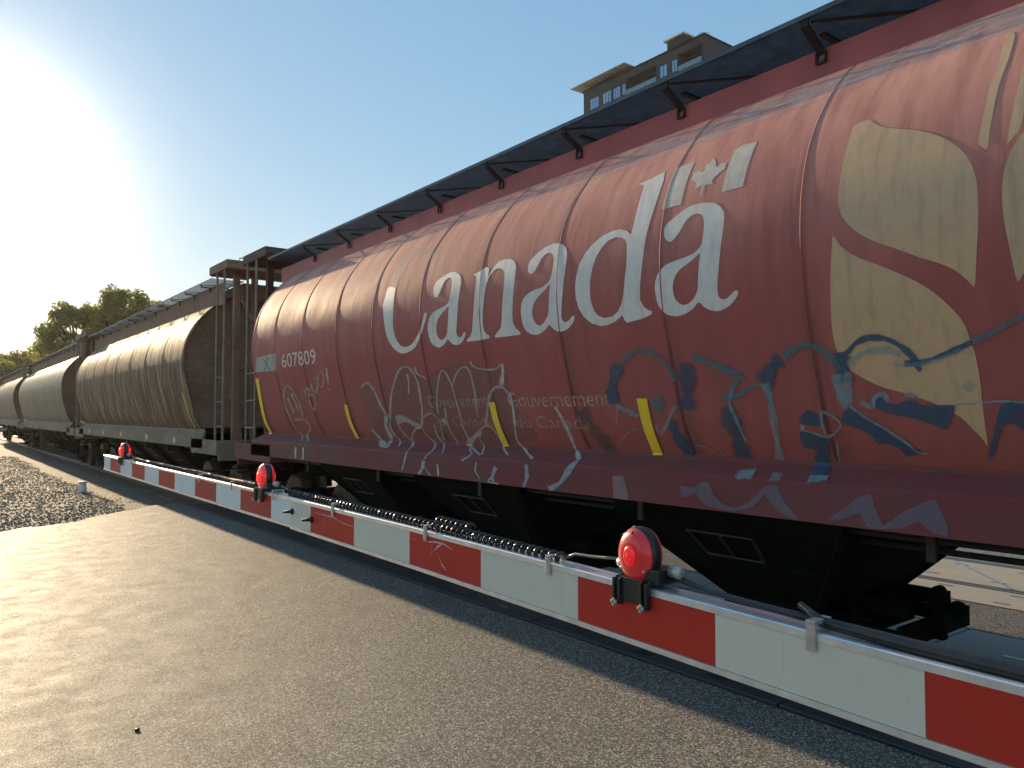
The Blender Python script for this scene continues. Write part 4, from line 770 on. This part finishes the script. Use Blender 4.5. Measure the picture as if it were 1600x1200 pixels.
# lamps
def lens_mat(name, em):
    m = NT(name); n = m.noise(40, 4, .6); f = m.noise(12, 4, .6)
    m.col(m.mix(m.ramp(f, [(.4, 0.), (.75, .55)]), (.50, .012, .020), (.66, .20, .17))); m.rough(m.ramp(n, [(.3, .22), (.7, .4)])); m.set(Coat_Weight=.6, Coat_Roughness=.1, Subsurface_Weight=.35, Subsurface_Scale=.02)
    m.nrm(m.bump(m.noise(300, 2, .5, (1, 1, .02)), .25, .001, m.bump(n, .2, .001))); m.b.inputs['Subsurface Radius'].default_value = (1, .2, .15)
    m.b.inputs['Emission Color'].default_value = (1, .01, .012, 1); m.b.inputs['Emission Strength'].default_value = em; return m.m
M['lens'] = lens_mat('red_lamp_lens', .06); M['bulb'] = lens_mat('lit_red_bullseye', .25); M['bulblit'] = lens_mat('glowing_red_bullseye', 1.5); M['lenslit'] = lens_mat('glowing_red_lens', .2)
def lamp(y, lit, flip=1):
    cz = top(y) + .0155 + .064; cx = AX + .022; E = .84
    g = G(); g.lathe([(-.017, .050), (-.014, .0605), (-.006, .0625), (.006, .0625), (.014, .0605), (.017, .050)], (cx, y, cz), 'X', 36, E, 1.0)
    h = g.out('lamp', M['black'], arm, True)
    for s_ in (-1, 1):
        v = G(); prof = [(.014, .0595), (.019, .0585), (.026, .052), (.031, .043), (.0335, .032), (.034, .026)]
        v.lathe([(s_ * a, r_) for a, r_ in prof] + [(s_ * .034, .001)], (cx, y, cz), 'X', 36, E, 1.0); v.out('lens', M['lenslit' if lit else 'lens'], h, True)
        b = G(); b.lathe([(s_ * a, r_) for a, r_ in ((.033, .0235), (.038, .0225), (.0415, .018), (.0425, .013), (.0415, .0105), (.0435, .0065), (.044, .001))], (cx, y, cz), 'X', 26, .72, 1.0); b.out('bullseye', M['bulblit' if lit else 'bulb'], h, True)
        for k in range(3):
            sc = G(); a = (92, -38, 218)[k]
            p = (cx + s_ * .024, y + .051 * E * math.cos(R(a)), cz + .051 * math.sin(R(a)))
            sc.lathe([(-.003, .0038), (s_ * .004, .0038), (s_ * .0055, .002)], p, 'X', 10); sc.out('screw', M['clip' if k else 'dark'], h, True)
    b = G(); t = top(y)
    for dy in (-.052, -.036, .030, .046):
        b.bbox(AX - .019, AX - .0055, y + dy - .0035, y + dy + .0035, t - .032, t + .026, .0012); b.bbox(AX - .008, AX + .07, y + dy - .0035, y + dy + .0035, t + .017, t + .030, .0012)
    b.bbox(AX - .012, AX - .006, y - .036, y + .034, t - .024, t + .030, .001); b.bbox(AX - .004, AX + .06, y - .05, y + .045, t + .017, t + .023, .001)
    b.bbox(AX + .0, AX + .07, y - .072, y - .03, t + .022, t + .055, .003)
    b.out('lamp_bracket', M['black'], h)
    for dy in (-.044, .038):
        q = G(); q.lathe([(-.019, .0045), (-.026, .0045), (-.027, .003)], (AX, y + dy, t - .026), 'X', 8)
        q.bbox(AX - .0285, AX - .024, y + dy - .009, y + dy + .009, t - .0295, t - .0225, .0015); q.bbox(AX - .0285, AX - .024, y + dy - .0035, y + dy + .0035, t - .036, t - .018, .0015); q.out('wing_nut', M['clip'], h)
    q = G(); q.lathe([(-.038, .0125), (-.055, .0135), (-.066, .0135), (-.068, .009)], (AX + .035, y - .04, t + .052), 'Y', 16); q.out('cable_gland', M['clip'], h, True)
    q = G(); q.lathe([(.05, .009), (.068, .011), (.078, .011)], (AX + .035, y + .0, t + .05), 'Y', 16); q.out('cable_gland', M['clip'], h, True)
lamp(1.212, False); lamp(3.60, True); lamp(6.80, True)

# ------------------------------------------------------------ ground
def asphalt(name, c1, c2, grit, s=150, fine=True):
    m = NT(name); v = m.voro(s); v2 = m.voro(s * 2.3); n1 = m.noise(.6, 6, .6); n2 = m.noise(3.5, 6, .65); n3 = m.noise(260, 2)
    c = m.mix(m.ramp(n1, [(.35, 0.), (.7, 1.)]), c1, c2); sepc = m.n('ShaderNodeSeparateColor'); m.l(v.outputs['Color'], sepc.inputs[0])
    c = m.mix(m.ramp(sepc.outputs[0], [(.62, 0.), (.74, .85)]), c, grit); c = m.mix(m.ramp(sepc.outputs[2], [(.62, 0.), (.76, .85)]), c, tuple(k * .16 for k in c1)); c = m.mix(m.ramp(v.outputs['Distance'], [(.4, 0.), (.8, .6)]), c, tuple(k * .3 for k in c1))
    c = m.mix(m.ramp(n2, [(.55, 0.), (.75, .25)]), c, tuple(k * .55 for k in c1)); c = m.mix(m.ramp(m.noise(.55, 5, .6, (.25, 1.6, 1)), [(.50, 0.), (.68, .35)]), c, tuple(k * .6 for k in c1)); m.col(c)
    m.rough(m.ramp(n2, [(.3, .56), (.7, .72)])); m.set(Specular_IOR_Level=.24)
    h = m.math('ADD', m.math('MULTIPLY', v.outputs['Distance'], -.35), m.math('MULTIPLY', m.noise(s * 1.5, 2, .6), 1.2))
    m.nrm(m.bump(h, 1., .010, m.bump(n2, .25, .02))); return m.m
M['asphalt'] = asphalt('worn_asphalt', (.20, .188, .172), (.25, .235, .215), (.60, .55, .48), 96)
M['asphalt2'] = asphalt('pale_gravelly_asphalt', (.15, .13, .11), (.19, .17, .14), (.42, .36, .30), 90)
def gravel_mat():
    m = NT('railway_ballast'); v = m.voro(22); v2 = m.voro(60); s1 = m.n('ShaderNodeSeparateColor'); m.l(v.outputs['Color'], s1.inputs[0]); n = m.noise(.5, 5)
    c = m.ramp(s1.outputs[0], [(0., (.12, .09, .068)), (.5, (.23, .18, .135)), (.85, (.34, .27, .20)), (1., (.5, .43, .35))])
    c = m.mix(m.ramp(v.outputs['Distance'], [(.35, 0.), (.8, .8)]), c, (.02, .017, .014)); c = m.mix(m.ramp(n, [(.4, 0.), (.7, .5)]), c, (.09, .07, .05)); m.col(c); m.set(Roughness=.8)
    m.nrm(m.bump(m.math('MULTIPLY', v.outputs['Distance'], -1.), 1., .04, m.bump(m.math('MULTIPLY', v2.outputs['Distance'], -1.), .5, .012))); return m.m
M['ballast'] = gravel_mat()
def sheet(name, pts, z, mat, thick=0.):
    n = len(pts); v = [(x, y, z) for x, y in pts]; f = [tuple(range(n))]
    if thick: v += [(x, y, z - thick) for x, y in pts]; f += [(k, k + n, (k + 1) % n + n, (k + 1) % n) for k in range(n)]
    return struct(link(name, v, f, mat))
# base ground out to the horizon, gently uneven near the track
bmg = bmesh.new(); bmesh.ops.create_grid(bmg, x_segments=2, y_segments=2, size=350)
for v in bmg.verts: v.co.z = -.10
gg = G().bm(bmg); struct(gg.out('ground', M['ballast']))
def gz(x, y): return -.075 + .012 * math.sin(x * 1.7 + y * .6) * math.sin(y * .9) + .006 * math.sin(x * 7 + y * 3) * math.sin(y * 5.3) - .05 * min(1, max(0, (x - 3.0) / .5))
gx = G(); NX, NY = 60, 90; vv = []; ff = []
for j in range(NY + 1):
    for i in range(NX + 1):
        x = -14 + i * .3; y = 2 + j * .62
        z = gz(x, y)
        vv.append((x, y, z))
for j in range(NY):
    for i in range(NX): a = j * (NX + 1) + i; ff.append((a, a + 1, a + NX + 2, a + NX + 1))
struct(link('gravel_bank', vv, ff, M['ballast']))
def edge(x): return 13.4 + .82 * x
wob = [(x, edge(x) + .14 * math.sin(x * 2.3) + .08 * math.sin(x * 5.1 + 1) + .05 * math.sin(x * 11.)) for x in [4.235 - i * .12 for i in range(150)]]
# the road is finely gridded near the camera and softly rutted
def road_z(x, y): return .010 * math.sin(x * .9 + .4 * y) * math.sin(y * .55 + 1) * (1 if x < 3.6 else max(0, (4.2 - x) / .6)) 
pts = [(4.235, -30)] + wob + [(-40, -16), (-40, -30)]
sheet('asphalt_road', pts, 0., M['asphalt'], .09)
M['rubber'] = None
def panel_mat(name, a, b_, grit, r_):
    m = NT(name); n = m.noise(2.5, 6, .65, (1, .4, 1)); n2 = m.noise(70, 4, .6); v = m.voro(120)
    c = m.mix(m.ramp(n, [(.35, 0.), (.7, 1.)]), a, b_); c = m.mix(m.ramp(n2, [(.55, 0.), (.75, .5)]), c, grit); m.col(c); m.set(Roughness=r_)
    m.nrm(m.bump(n2, .3, .004)); return m.m
M['rubber'] = panel_mat('dark_rubber_panel', (.035, .037, .040), (.06, .06, .06), (.11, .10, .095), .6)
M['concrete'] = panel_mat('tan_concrete_panel', (.34, .28, .205), (.40, .335, .25), (.24, .20, .15), .75)
M['conside'] = panel_mat('grey_concrete_panel', (.16, .155, .15), (.20, .19, .18), (.11, .10, .10), .7)
M['rail'] = simple('polished_rail_steel', (.55, .55, .57), .36, 1., .1, 4); M['railside'] = simple('rusty_rail_side', (.07, .045, .032), .6, .4, .3, 12)
M['tie'] = simple('weathered_timber', (.075, .055, .042), .85, 0, .4, 9, .4, 40)
M['grey_steel'] = simple('panel_edge_steel', (.25, .24, .23), .4, .6, .2, 12)
M['dullrail'] = simple('dull_rail_head', (.10, .085, .07), .5, .3, .2, 8)
def rail(xc, label_):
    pr = [(-.070, -.17), (.070, -.17), (.070, -.155), (.012, -.135), (.010, -.035), (.034, -.028), (.036, -.004), (.028, .004), (-.028, .004), (-.036, -.004), (-.034, -.028), (-.010, -.035), (-.012, -.135), (-.070, -.155)]
    v = [(xc + a, y, b) for y in (-60, 260) for a, b in pr]; n = len(pr)
    o = link('rail', v, [(k, (k + 1) % n, n + (k + 1) % n, n + k) for k in range(n)] + [tuple(range(n))[::-1]], M['railside'])
    o.data.materials.append(M['rail'] if xc < 8 else M['dullrail'])
    for p in o.data.polygons:
        if p.index in (6, 7, 8): p.material_index = 1
    return struct(o)
G8 = .7175; X2 = 9.6
for xc in (XC - G8, XC + G8, X2 - G8, X2 + G8): rail(xc, '')
YR = 16.2
# panel rows: (x0, x1, y0, y1, pitch, material)
def panel_row(x0, x1, mat, y0=-20., y1=YR, pitch=2.44, z=.004, holes=True, off=0., hmat='black'):
    g = G(); y = y0 + off
    while y < y1:
        ye = min(y + pitch, y1); g.bbox(x0, x1, y + .008, ye - .008, -.15, z, .008); y += pitch
    struct(g.out('crossing_panel', mat))
    if holes:
        g = G(); y = y0 + off
        while y < y1:
            for fx in (.2, .8):
                for fy in (.22, .5, .78):
                    xx = x0 + (x1 - x0) * fx; yy = y + pitch * fy
                    if yy < y1 - .1: g.box(xx - .022, xx + .022, yy - .07, yy + .07, z + .0008, z + .0022)
            y += pitch
        struct(g.out('panel_bolt_slot', M[hmat]))
panel_row(4.285, 4.785, M['rubber'], off=.9); panel_row(4.92, 6.18, M['rubber'], off=.3); panel_row(6.33, 7.06, M['conside'], off=.9)
panel_row(8.10, 8.81, M['concrete'], y1=19.5, off=.55); panel_row(8.965, 10.235, M['concrete'], y1=19.5, off=.25); panel_row(10.39, 10.95, M['conside'], y1=19.5, off=.55)
# dark filler under flangeways and the crack beside the asphalt
sheet('track_bed', [(4.235, -30), (4.235, YR), (7.09, YR), (7.09, -30)], -.045, M['under'])
sheet('track_bed', [(8.06, -30), (8.06, 19.5), (10.98, 19.5), (10.98, -30)], -.045, M['under'])
sheet('asphalt_strip', [(7.09, -30), (7.09, 18.6), (8.06, 19.2), (8.06, -30)], .0, M['asphalt2'], .09)
sheet('asphalt_strip', [(10.98, -30), (10.98, 21), (11.5, 21.4), (11.5, -30)], -.004, M['asphalt'], .09)
sheet('asphalt_road', [(11.5, -30), (11.5, 21.4), (40, 40), (40, -30)], .0, M['asphalt2'], .09)
# steel edge strips and chevron joints on the pale panels
g = G()
for x in (8.97, 10.21): g.box(x, x + .012, -20, 19.4, .0042, .0062)
for y in [-15.75 + 2.44 * k for k in range(14)]: g.bar((8.98, y - .55, .0052), (10.22, y + .55, .0052), .05, .003)
struct(g.out('panel_edge_strip', M['grey_steel']))
# ties beyond the crossing
tie0 = None
for k in range(46):
    y = 16.9 + k * .55
    if tie0 is None:
        tie0 = G().bbox(4.30, 6.80, -.11, .11, -.30, -.155, .012).out('railway_tie', M['tie'], None, origin=(XC, 0, -.2)); o = tie0
    else: o = tie0.copy(); C.objects.link(o)
    o.location = (XC + random.uniform(-.03, .03), y, -.2); o.rotation_euler = (0, 0, random.uniform(-.02, .02))
    tag(o, 'dark timber railway tie half sunk in the ballast under the train', 'railway tie', 'ties of the near track')
# loose stones
def stones(n, area, name, label_mat, smin, smax):
    V, F = [], []
    bs = []
    for q in range(5):
        bm = bmesh.new(); bmesh.ops.create_icosphere(bm, subdivisions=1, radius=1)
        rr = random.Random(q)
        for v in bm.verts: v.co *= rr.uniform(.6, 1.1)
        bs.append(([v.co.copy() for v in bm.verts], [tuple(v.index for v in f.verts) for f in bm.faces])); bm.free()
    for _ in range(n):
        x, y, z0 = area()
        s_ = random.uniform(smin, smax) * random.choice((.6, .8, 1, 1.4)); vs, fs = random.choice(bs); b = len(V)
        m = Matrix.Rotation(random.uniform(0, 6.28), 3, 'Z') @ Matrix.Rotation(random.uniform(0, 3), 3, 'X') @ Matrix.Diagonal((1, random.uniform(.6, 1), random.uniform(.5, .9)))
        o = Vector((x, y, z0 + s_ * .3)); V += [m @ v * s_ + o for v in vs]; F += [tuple(i + b for i in f) for f in fs]
    o = link(name, V, F, label_mat); o['kind'] = 'stuff'; o['label'] = 'loose grey and brown ballast stones beside the track'; o['category'] = 'gravel'; return o
def stone_mat():
    m = NT('ballast_stone'); v = m.voro(9); s1 = m.n('ShaderNodeSeparateColor'); m.l(v.outputs['Color'], s1.inputs[0])
    m.col(m.ramp(s1.outputs[0], [(0., (.13, .10, .075)), (.5, (.25, .195, .145)), (.85, (.38, .30, .22)), (1., (.62, .54, .44))])); m.set(Roughness=.75); return m.m
M['stone'] = stone_mat()
def area1():
    while True:
        y = 13.5 + 28 * random.random() ** 1.8; x = random.uniform(.02 * y - 1, 4.4)
        if y > edge(x) + .02 + .12 * math.sin(x * 2.3): return x, y, gz(x, y)
stones(30000, area1, 'ballast_stones', M['stone'], .011, .022)
def area2():
    x = random.uniform(7.1, 8.04); return x, random.uniform(-2, 9), .0
stones(1500, area2, 'loose_gravel', M['stone'], .003, .008)
def crack(pts, wd, name='road_crack'):
    c = catmull(pts, 14); v = []; f = []
    for i, p in enumerate(c):
        t = (c[min(i + 1, len(c) - 1)] - c[max(i - 1, 0)]).normalized(); n = Vector((-t.y, t.x)); k = wd * random.uniform(.25, 1.); j = random.uniform(-.006, .006)
        for s_ in (-1, 1): q = p + n * (k * s_ + j); v.append((q.x, q.y, .0012))
    for i in range(len(c) - 1): f.append((2 * i, 2 * i + 1, 2 * i + 3, 2 * i + 2))
    struct(link(name, v, f, M['under']))
crack([(1.05, 12.2), (1.5, 12.05), (1.95, 12.2), (2.3, 12.0)], .006)
crack([(.2, 8.3), (.55, 8.15), (.8, 8.3)], .004)
# capped marker stub
t = thing('marker_post', (3.15, 21.4, -.08), 'short white capped stub post standing in the gravel left of the arm tip', 'marker post')
G().lathe([(-.10, .085), (.22, .085)], (3.15, 21.4, -.08), 'Z', 20).out('post', M['swhite'], t, True)
G().lathe([(.221, .11), (.245, .11), (.26, .09)], (3.15, 21.4, -.08), 'Z', 20).out('cap', simple('sun_bleached_plastic', (.75, .74, .66), .5), t, True)
# small twig and tar spot on the road are too slight to model; a dropped bolt is not
tag(G().lathe([(0, .014), (.012, .013), (.014, .005)], (1.02, 4.86, .0), 'Z', 8).out('pebble', M['dark'], None, True, origin=(1.02, 4.86, 0)), 'small dark pebble lying on the sunlit asphalt at the left', 'pebble')

# ------------------------------------------------------------ apartment tower
K = 1.5
def bp(y, z): return y * K, (z - 1.81) * K + 1.81          # facade sketched at 60 m, built at 90 m
TX = 90.0
M['bwall'] = simple('grey_brown_brick', (.070, .070, .072), .85, 0, .12, 1.2, .15, 8); M['bglass'] = NT('window_glass').m
def _glass(m):
    b = m.node_tree.nodes['Principled BSDF']; b.inputs['Base Color'].default_value = (.25, .36, .46, 1); b.inputs['Roughness'].default_value = .08; b.inputs['Metallic'].default_value = .85
_glass(M['bglass'])
M['bframe'] = simple('dark_window_frame', (.03, .032, .035), .5); M['bwhite'] = simple('pale_soffit_boards', (.80, .78, .72), .6, 0, .1, 2); M['brail'] = simple('balcony_glass_rail', (.20, .25, .30), .2, .4, .2, 3)
M['bdark'] = simple('recess_shade_wall', (.03, .03, .033), .8)
for _k in ('bwall', 'bframe', 'bdark'): M[_k].node_tree.nodes['Principled BSDF'].inputs['Specular IOR Level'].default_value = 0
bld = thing('apartment_building', (TX + 12, 84, 0), 'tall grey brown apartment tower with balconies and a slatted roof canopy, rising behind the train', 'building')
ya, _ = bp(47.25, 0); yb, _ = bp(64.57, 0); H = bp(0, 39.12)[1]
FL = 3.05; g = G()
# recesses are cut by building the front as strips: main body set back, front skin around the openings
g.box(TX + 1.8, TX + 27, ya, yb, 0, H)
rec = [(bp(57.75, 0)[0], bp(53.45, 0)[0]), (bp(50.55, 0)[0], bp(47.55, 0)[0])]   # (high Y, low Y)
rec = [(min(a), max(a)) for a in rec]
cuts = sorted([ya, yb] + [c for r_ in rec for c in r_])
for a, b in zip(cuts, cuts[1:]):
    if (a, b) in rec or any(abs(a - r_[0]) < .01 and abs(b - r_[1]) < .01 for r_ in rec): continue
    g.box(TX, TX + 1.8, a, b, 0, H)
zt = bp(0, 38.35)[1]
for a, b in rec: g.box(TX, TX + 1.8, a, b, zt, H)
k = 1
while zt - k * FL > 2:
    for a, b in rec: g.box(TX - .0, TX + 1.8, a, b, zt - k * FL - .25, zt - k * FL + .02)
    k += 1
g.out('wall', M['bwall'], bld)
g = G(); g.box(TX - .15, TX + 27.15, ya - .15, yb + .15, H, H + .22); g.out('roof', M['bframe'], bld)
g = G(); g.box(TX + .6, TX + 5, bp(50.2, 0)[0], bp(52.3, 0)[0], H + .2, H + 2.0); g.out('roof_box', M['bwall'], bld)
G().box(TX + .2, TX + 5.3, bp(49.9, 0)[0], bp(52.6, 0)[0], H + 2.0, H + 2.25).out('roof_box_cap', M['bwhite'], bld)
G().lathe([(0, 1.0), (.2, 1.1), (1.5, 1.1), (1.7, .9)], (TX + 3, bp(48.95, 0)[0], H + .22), 'Z', 20).out('roof_vent', M['alu'], bld, True)
# slatted canopy over the left corner
cz = bp(0, 40.0)[1]
c_ = G(); c_.box(TX - 1.4, TX + 6.5, bp(57.2, 0)[0], bp(65.8, 0)[0], H + .9, H + 1.05); cn = c_.out('canopy', M['bwhite'], bld)
g = G(); y = bp(57.2, 0)[0]
while y < bp(65.8, 0)[0]: g.box(TX - 1.38, TX + 6.4, y, y + .09, H + .86, H + .90); y += .75
g.out('canopy_slat', M['bframe'], cn)
def window(a, b, z0, z1, nm=3):
    f = G(); t_ = .07
    f.box(TX - .03, TX + .05, a, b, z0, z0 + t_); f.box(TX - .03, TX + .05, a, b, z1 - t_, z1)
    for i in range(nm + 1): yy = a + (b - a - t_) * i / nm; f.box(TX - .035, TX + .05, yy, yy + t_, z0 + t_, z1 - t_)
    fo = f.out('window', M['bframe'], bld); G().box(TX - .012, TX + .04, a + .02, b - .02, z0 + .02, z1 - .02).out('pane', M['bglass'], fo)
cols = [(62.04, 63.5), (60.04, 61.41), (58.67 - .02, 59.75), (57.83, 58.67 - .3), (51.95, 52.97), (50.62, 51.35)]
zt0, zb0 = bp(0, 38.0)[1], bp(0, 36.7)[1]
for fl in range(7):
    for i, (a, b) in enumerate(cols): window(bp(a, 0)[0], bp(b, 0)[0], zb0 - fl * FL, zt0 - fl * FL, 3 if i < 3 else 2)
window(bp(55.55, 0)[0], bp(55.92, 0)[0], bp(0, 38.9)[1], bp(0, 39.5)[1] - .2, 1)
for fl in range(7):
    for a, b in rec:
        z = zt - (fl + 1) * FL + .02; p = G(); p.box(TX - .06, TX - .03, a, b, z + .05, z + 1.15); p.box(TX - .08, TX - .0, a, b, z + 1.15, z + 1.2)
        y = a
        while y < b: p.box(TX - .085, TX - .02, y, y + .05, z, z + 1.15); y += 1.1
        p.out('balcony_rail', M['brail'], bld); G().box(TX + 1.72, TX + 1.79, a + .02, b - .02, z + .05, z + 2.75).out('shaded_recess_door', M['bdark'], bld)  # near-black panel over the back wall paints in the recess's shade
for fl in range(7):   # side wall facing the camera's right
    f = G().box(TX + 5, TX + 6.6, ya - .04, ya + .02, zb0 - fl * FL, zt0 - fl * FL).out('window', M['bframe'], bld); G().box(TX + 5.08, TX + 6.52, ya - .055, ya - .02, zb0 - fl * FL + .08, zt0 - fl * FL - .08).out('pane', M['bglass'], f)

# ------------------------------------------------------------ trees
def leaf_mat(name, a, b_):
    m = NT(name); n = m.noise(1.3, 4); c = m.mix(m.ramp(n, [(.3, 0.), (.7, 1.)]), a, b_); m.col(c); m.set(Roughness=.6)
    t = m.n('ShaderNodeBsdfTranslucent'); m.l(m.mix(.5, c, (.34, .32, .05)), t.inputs[0]); x = m.n('ShaderNodeMixShader'); x.inputs[0].default_value = .6
    m.l(m.b.outputs[0], x.inputs[1]); m.l(t.outputs[0], x.inputs[2]); m.l(x.outputs[0], m.out.inputs[0]); return m.m
M['leaf'] = leaf_mat('olive_green_leaves', (.15, .165, .045), (.23, .215, .06)); M['bark'] = simple('grey_bark', (.09, .07, .05), .9, 0, .3, 3, .3, 12)
def tree(loc, h, rad, label, nclump, lpc, ls, group='trees beyond the train'):
    x0, y0, _ = loc; rnd = random.Random(int(x0 * 13 + y0 * 7))
    r_ = thing('tree', loc, label, 'tree', group)
    g = G(); pts = [Vector((x0, y0, -.1))]
    for k in range(1, 7): pts.append(Vector((x0 + rnd.uniform(-.25, .25) * k / 2, y0 + rnd.uniform(-.25, .25) * k / 2, h * .13 * k)))
    g.tube(pts, [h * .022 * (1 - k / 8) for k in range(7)], 8)
    cl = []
    # many lobes spread through an egg-shaped volume, with outliers above the outline
    for k in range(nclump):
        a = rnd.uniform(0, 2 * math.pi); t = rnd.random() ** .8; zz = .22 + .76 * t; rr = rad * math.sqrt(max(.04, 1 - ((zz - .52) / .52) ** 2)) * (.25 + .78 * rnd.random() ** .5)
        cl.append((Vector((x0 + rr * math.cos(a), y0 + rr * math.sin(a), h * zz + rnd.uniform(-.3, .5))), rnd.uniform(.14, .25) * rad * (1.15 - .35 * t)))
    for c, s_ in cl[::3]:
        k = min(5, max(1, int(c.z / (h * .13)) - 1)); p = pts[k]; mid = (p + c) / 2 + Vector((0, 0, -.3)); g.tube([p, mid, c], [h * .009, h * .005, h * .002], 5)
    g.out('trunk', M['bark'], r_, True)
    V, F = [], []
    for c, s_ in cl:
        for _ in range(lpc):
            d = Vector((rnd.gauss(0, 1), rnd.gauss(0, 1), rnd.gauss(0, 1))).normalized() * s_ * rnd.random() ** .4 * 1.25; p = c + Vector((d.x, d.y, d.z * .95))
            n = Vector((rnd.uniform(-1, 1), rnd.uniform(-1, 1), rnd.uniform(-.3, 1))).normalized(); u = n.orthogonal().normalized(); w_ = n.cross(u); a = rnd.uniform(0, 6.28)
            u, w_ = u * math.cos(a) + w_ * math.sin(a), w_ * math.cos(a) - u * math.sin(a); L_ = ls * rnd.uniform(.6, 1.3); b = len(V)
            V += [p - u * L_, p - w_ * L_ * .5 + n * L_ * .1, p + u * L_, p + w_ * L_ * .5 + n * L_ * .1]; F.append((b, b + 1, b + 2, b + 3))
    link('crown', V, F, M['leaf'], r_)
def place(px, depth):
    """spot on the ground in a given direction"""
    th = R(37.48); u = (px - 800) / 1200; xr = u * depth; return (depth * math.sin(th) + xr * math.cos(th), depth * math.cos(th) - xr * math.sin(th), -.1)
tree(place(112, 84), 14.0, 3.6, 'leafy tree left of the tallest tree, rounded crown above the grey hopper car', 130, 130, .17)
tree(place(190, 82), 15.3, 3.5, 'tallest leafy tree, crown rising above the roof line of the tan hopper car', 140, 130, .17)
tree(place(232, 88), 14.6, 2.9, 'slimmer leafy tree right of the tallest one, half hidden by the car roofs', 85, 120, .17)
tree(place(88, 92), 10.5, 3.0, 'small leafy tree at the left foot of the tall trees', 80, 110, .17)
lows = ((60, 120, 11.5, 'low bushy tree in the distant row, just left of the tall trees'), (35, 128, 11.0, 'low bushy tree in the distant row, second from the left edge of the photo'), (8, 118, 10.6, 'low bushy tree in the distant row at the left edge of the photo'), (-18, 110, 9.5, 'low bushy tree just past the left edge of the distant row'), (76, 138, 14.0, 'thin tree behind the distant row, near the left foot of the tall trees'))
for px, dp, hh, lb in lows: tree(place(px, dp), hh, 4.6, lb, 70, 90, .24)

# ------------------------------------------------------------ hazy evening air
HZ = True
if HZ:
    hm = bpy.data.materials.new('hazy_air'); hm.use_nodes = True; t_ = hm.node_tree; t_.nodes.clear(); o_ = t_.nodes.new('ShaderNodeOutputMaterial'); v_ = t_.nodes.new('ShaderNodeVolumePrincipled')
    v_.inputs['Color'].default_value = (1, .95, .88, 1); v_.inputs['Density'].default_value = .00016; v_.inputs['Anisotropy'].default_value = .5
    t_.links.new(v_.outputs[0], o_.inputs['Volume'])
    hz = G().box(-352, 352, -352, 352, -1.2, 64).out('haze', hm); hz['kind'] = 'stuff'
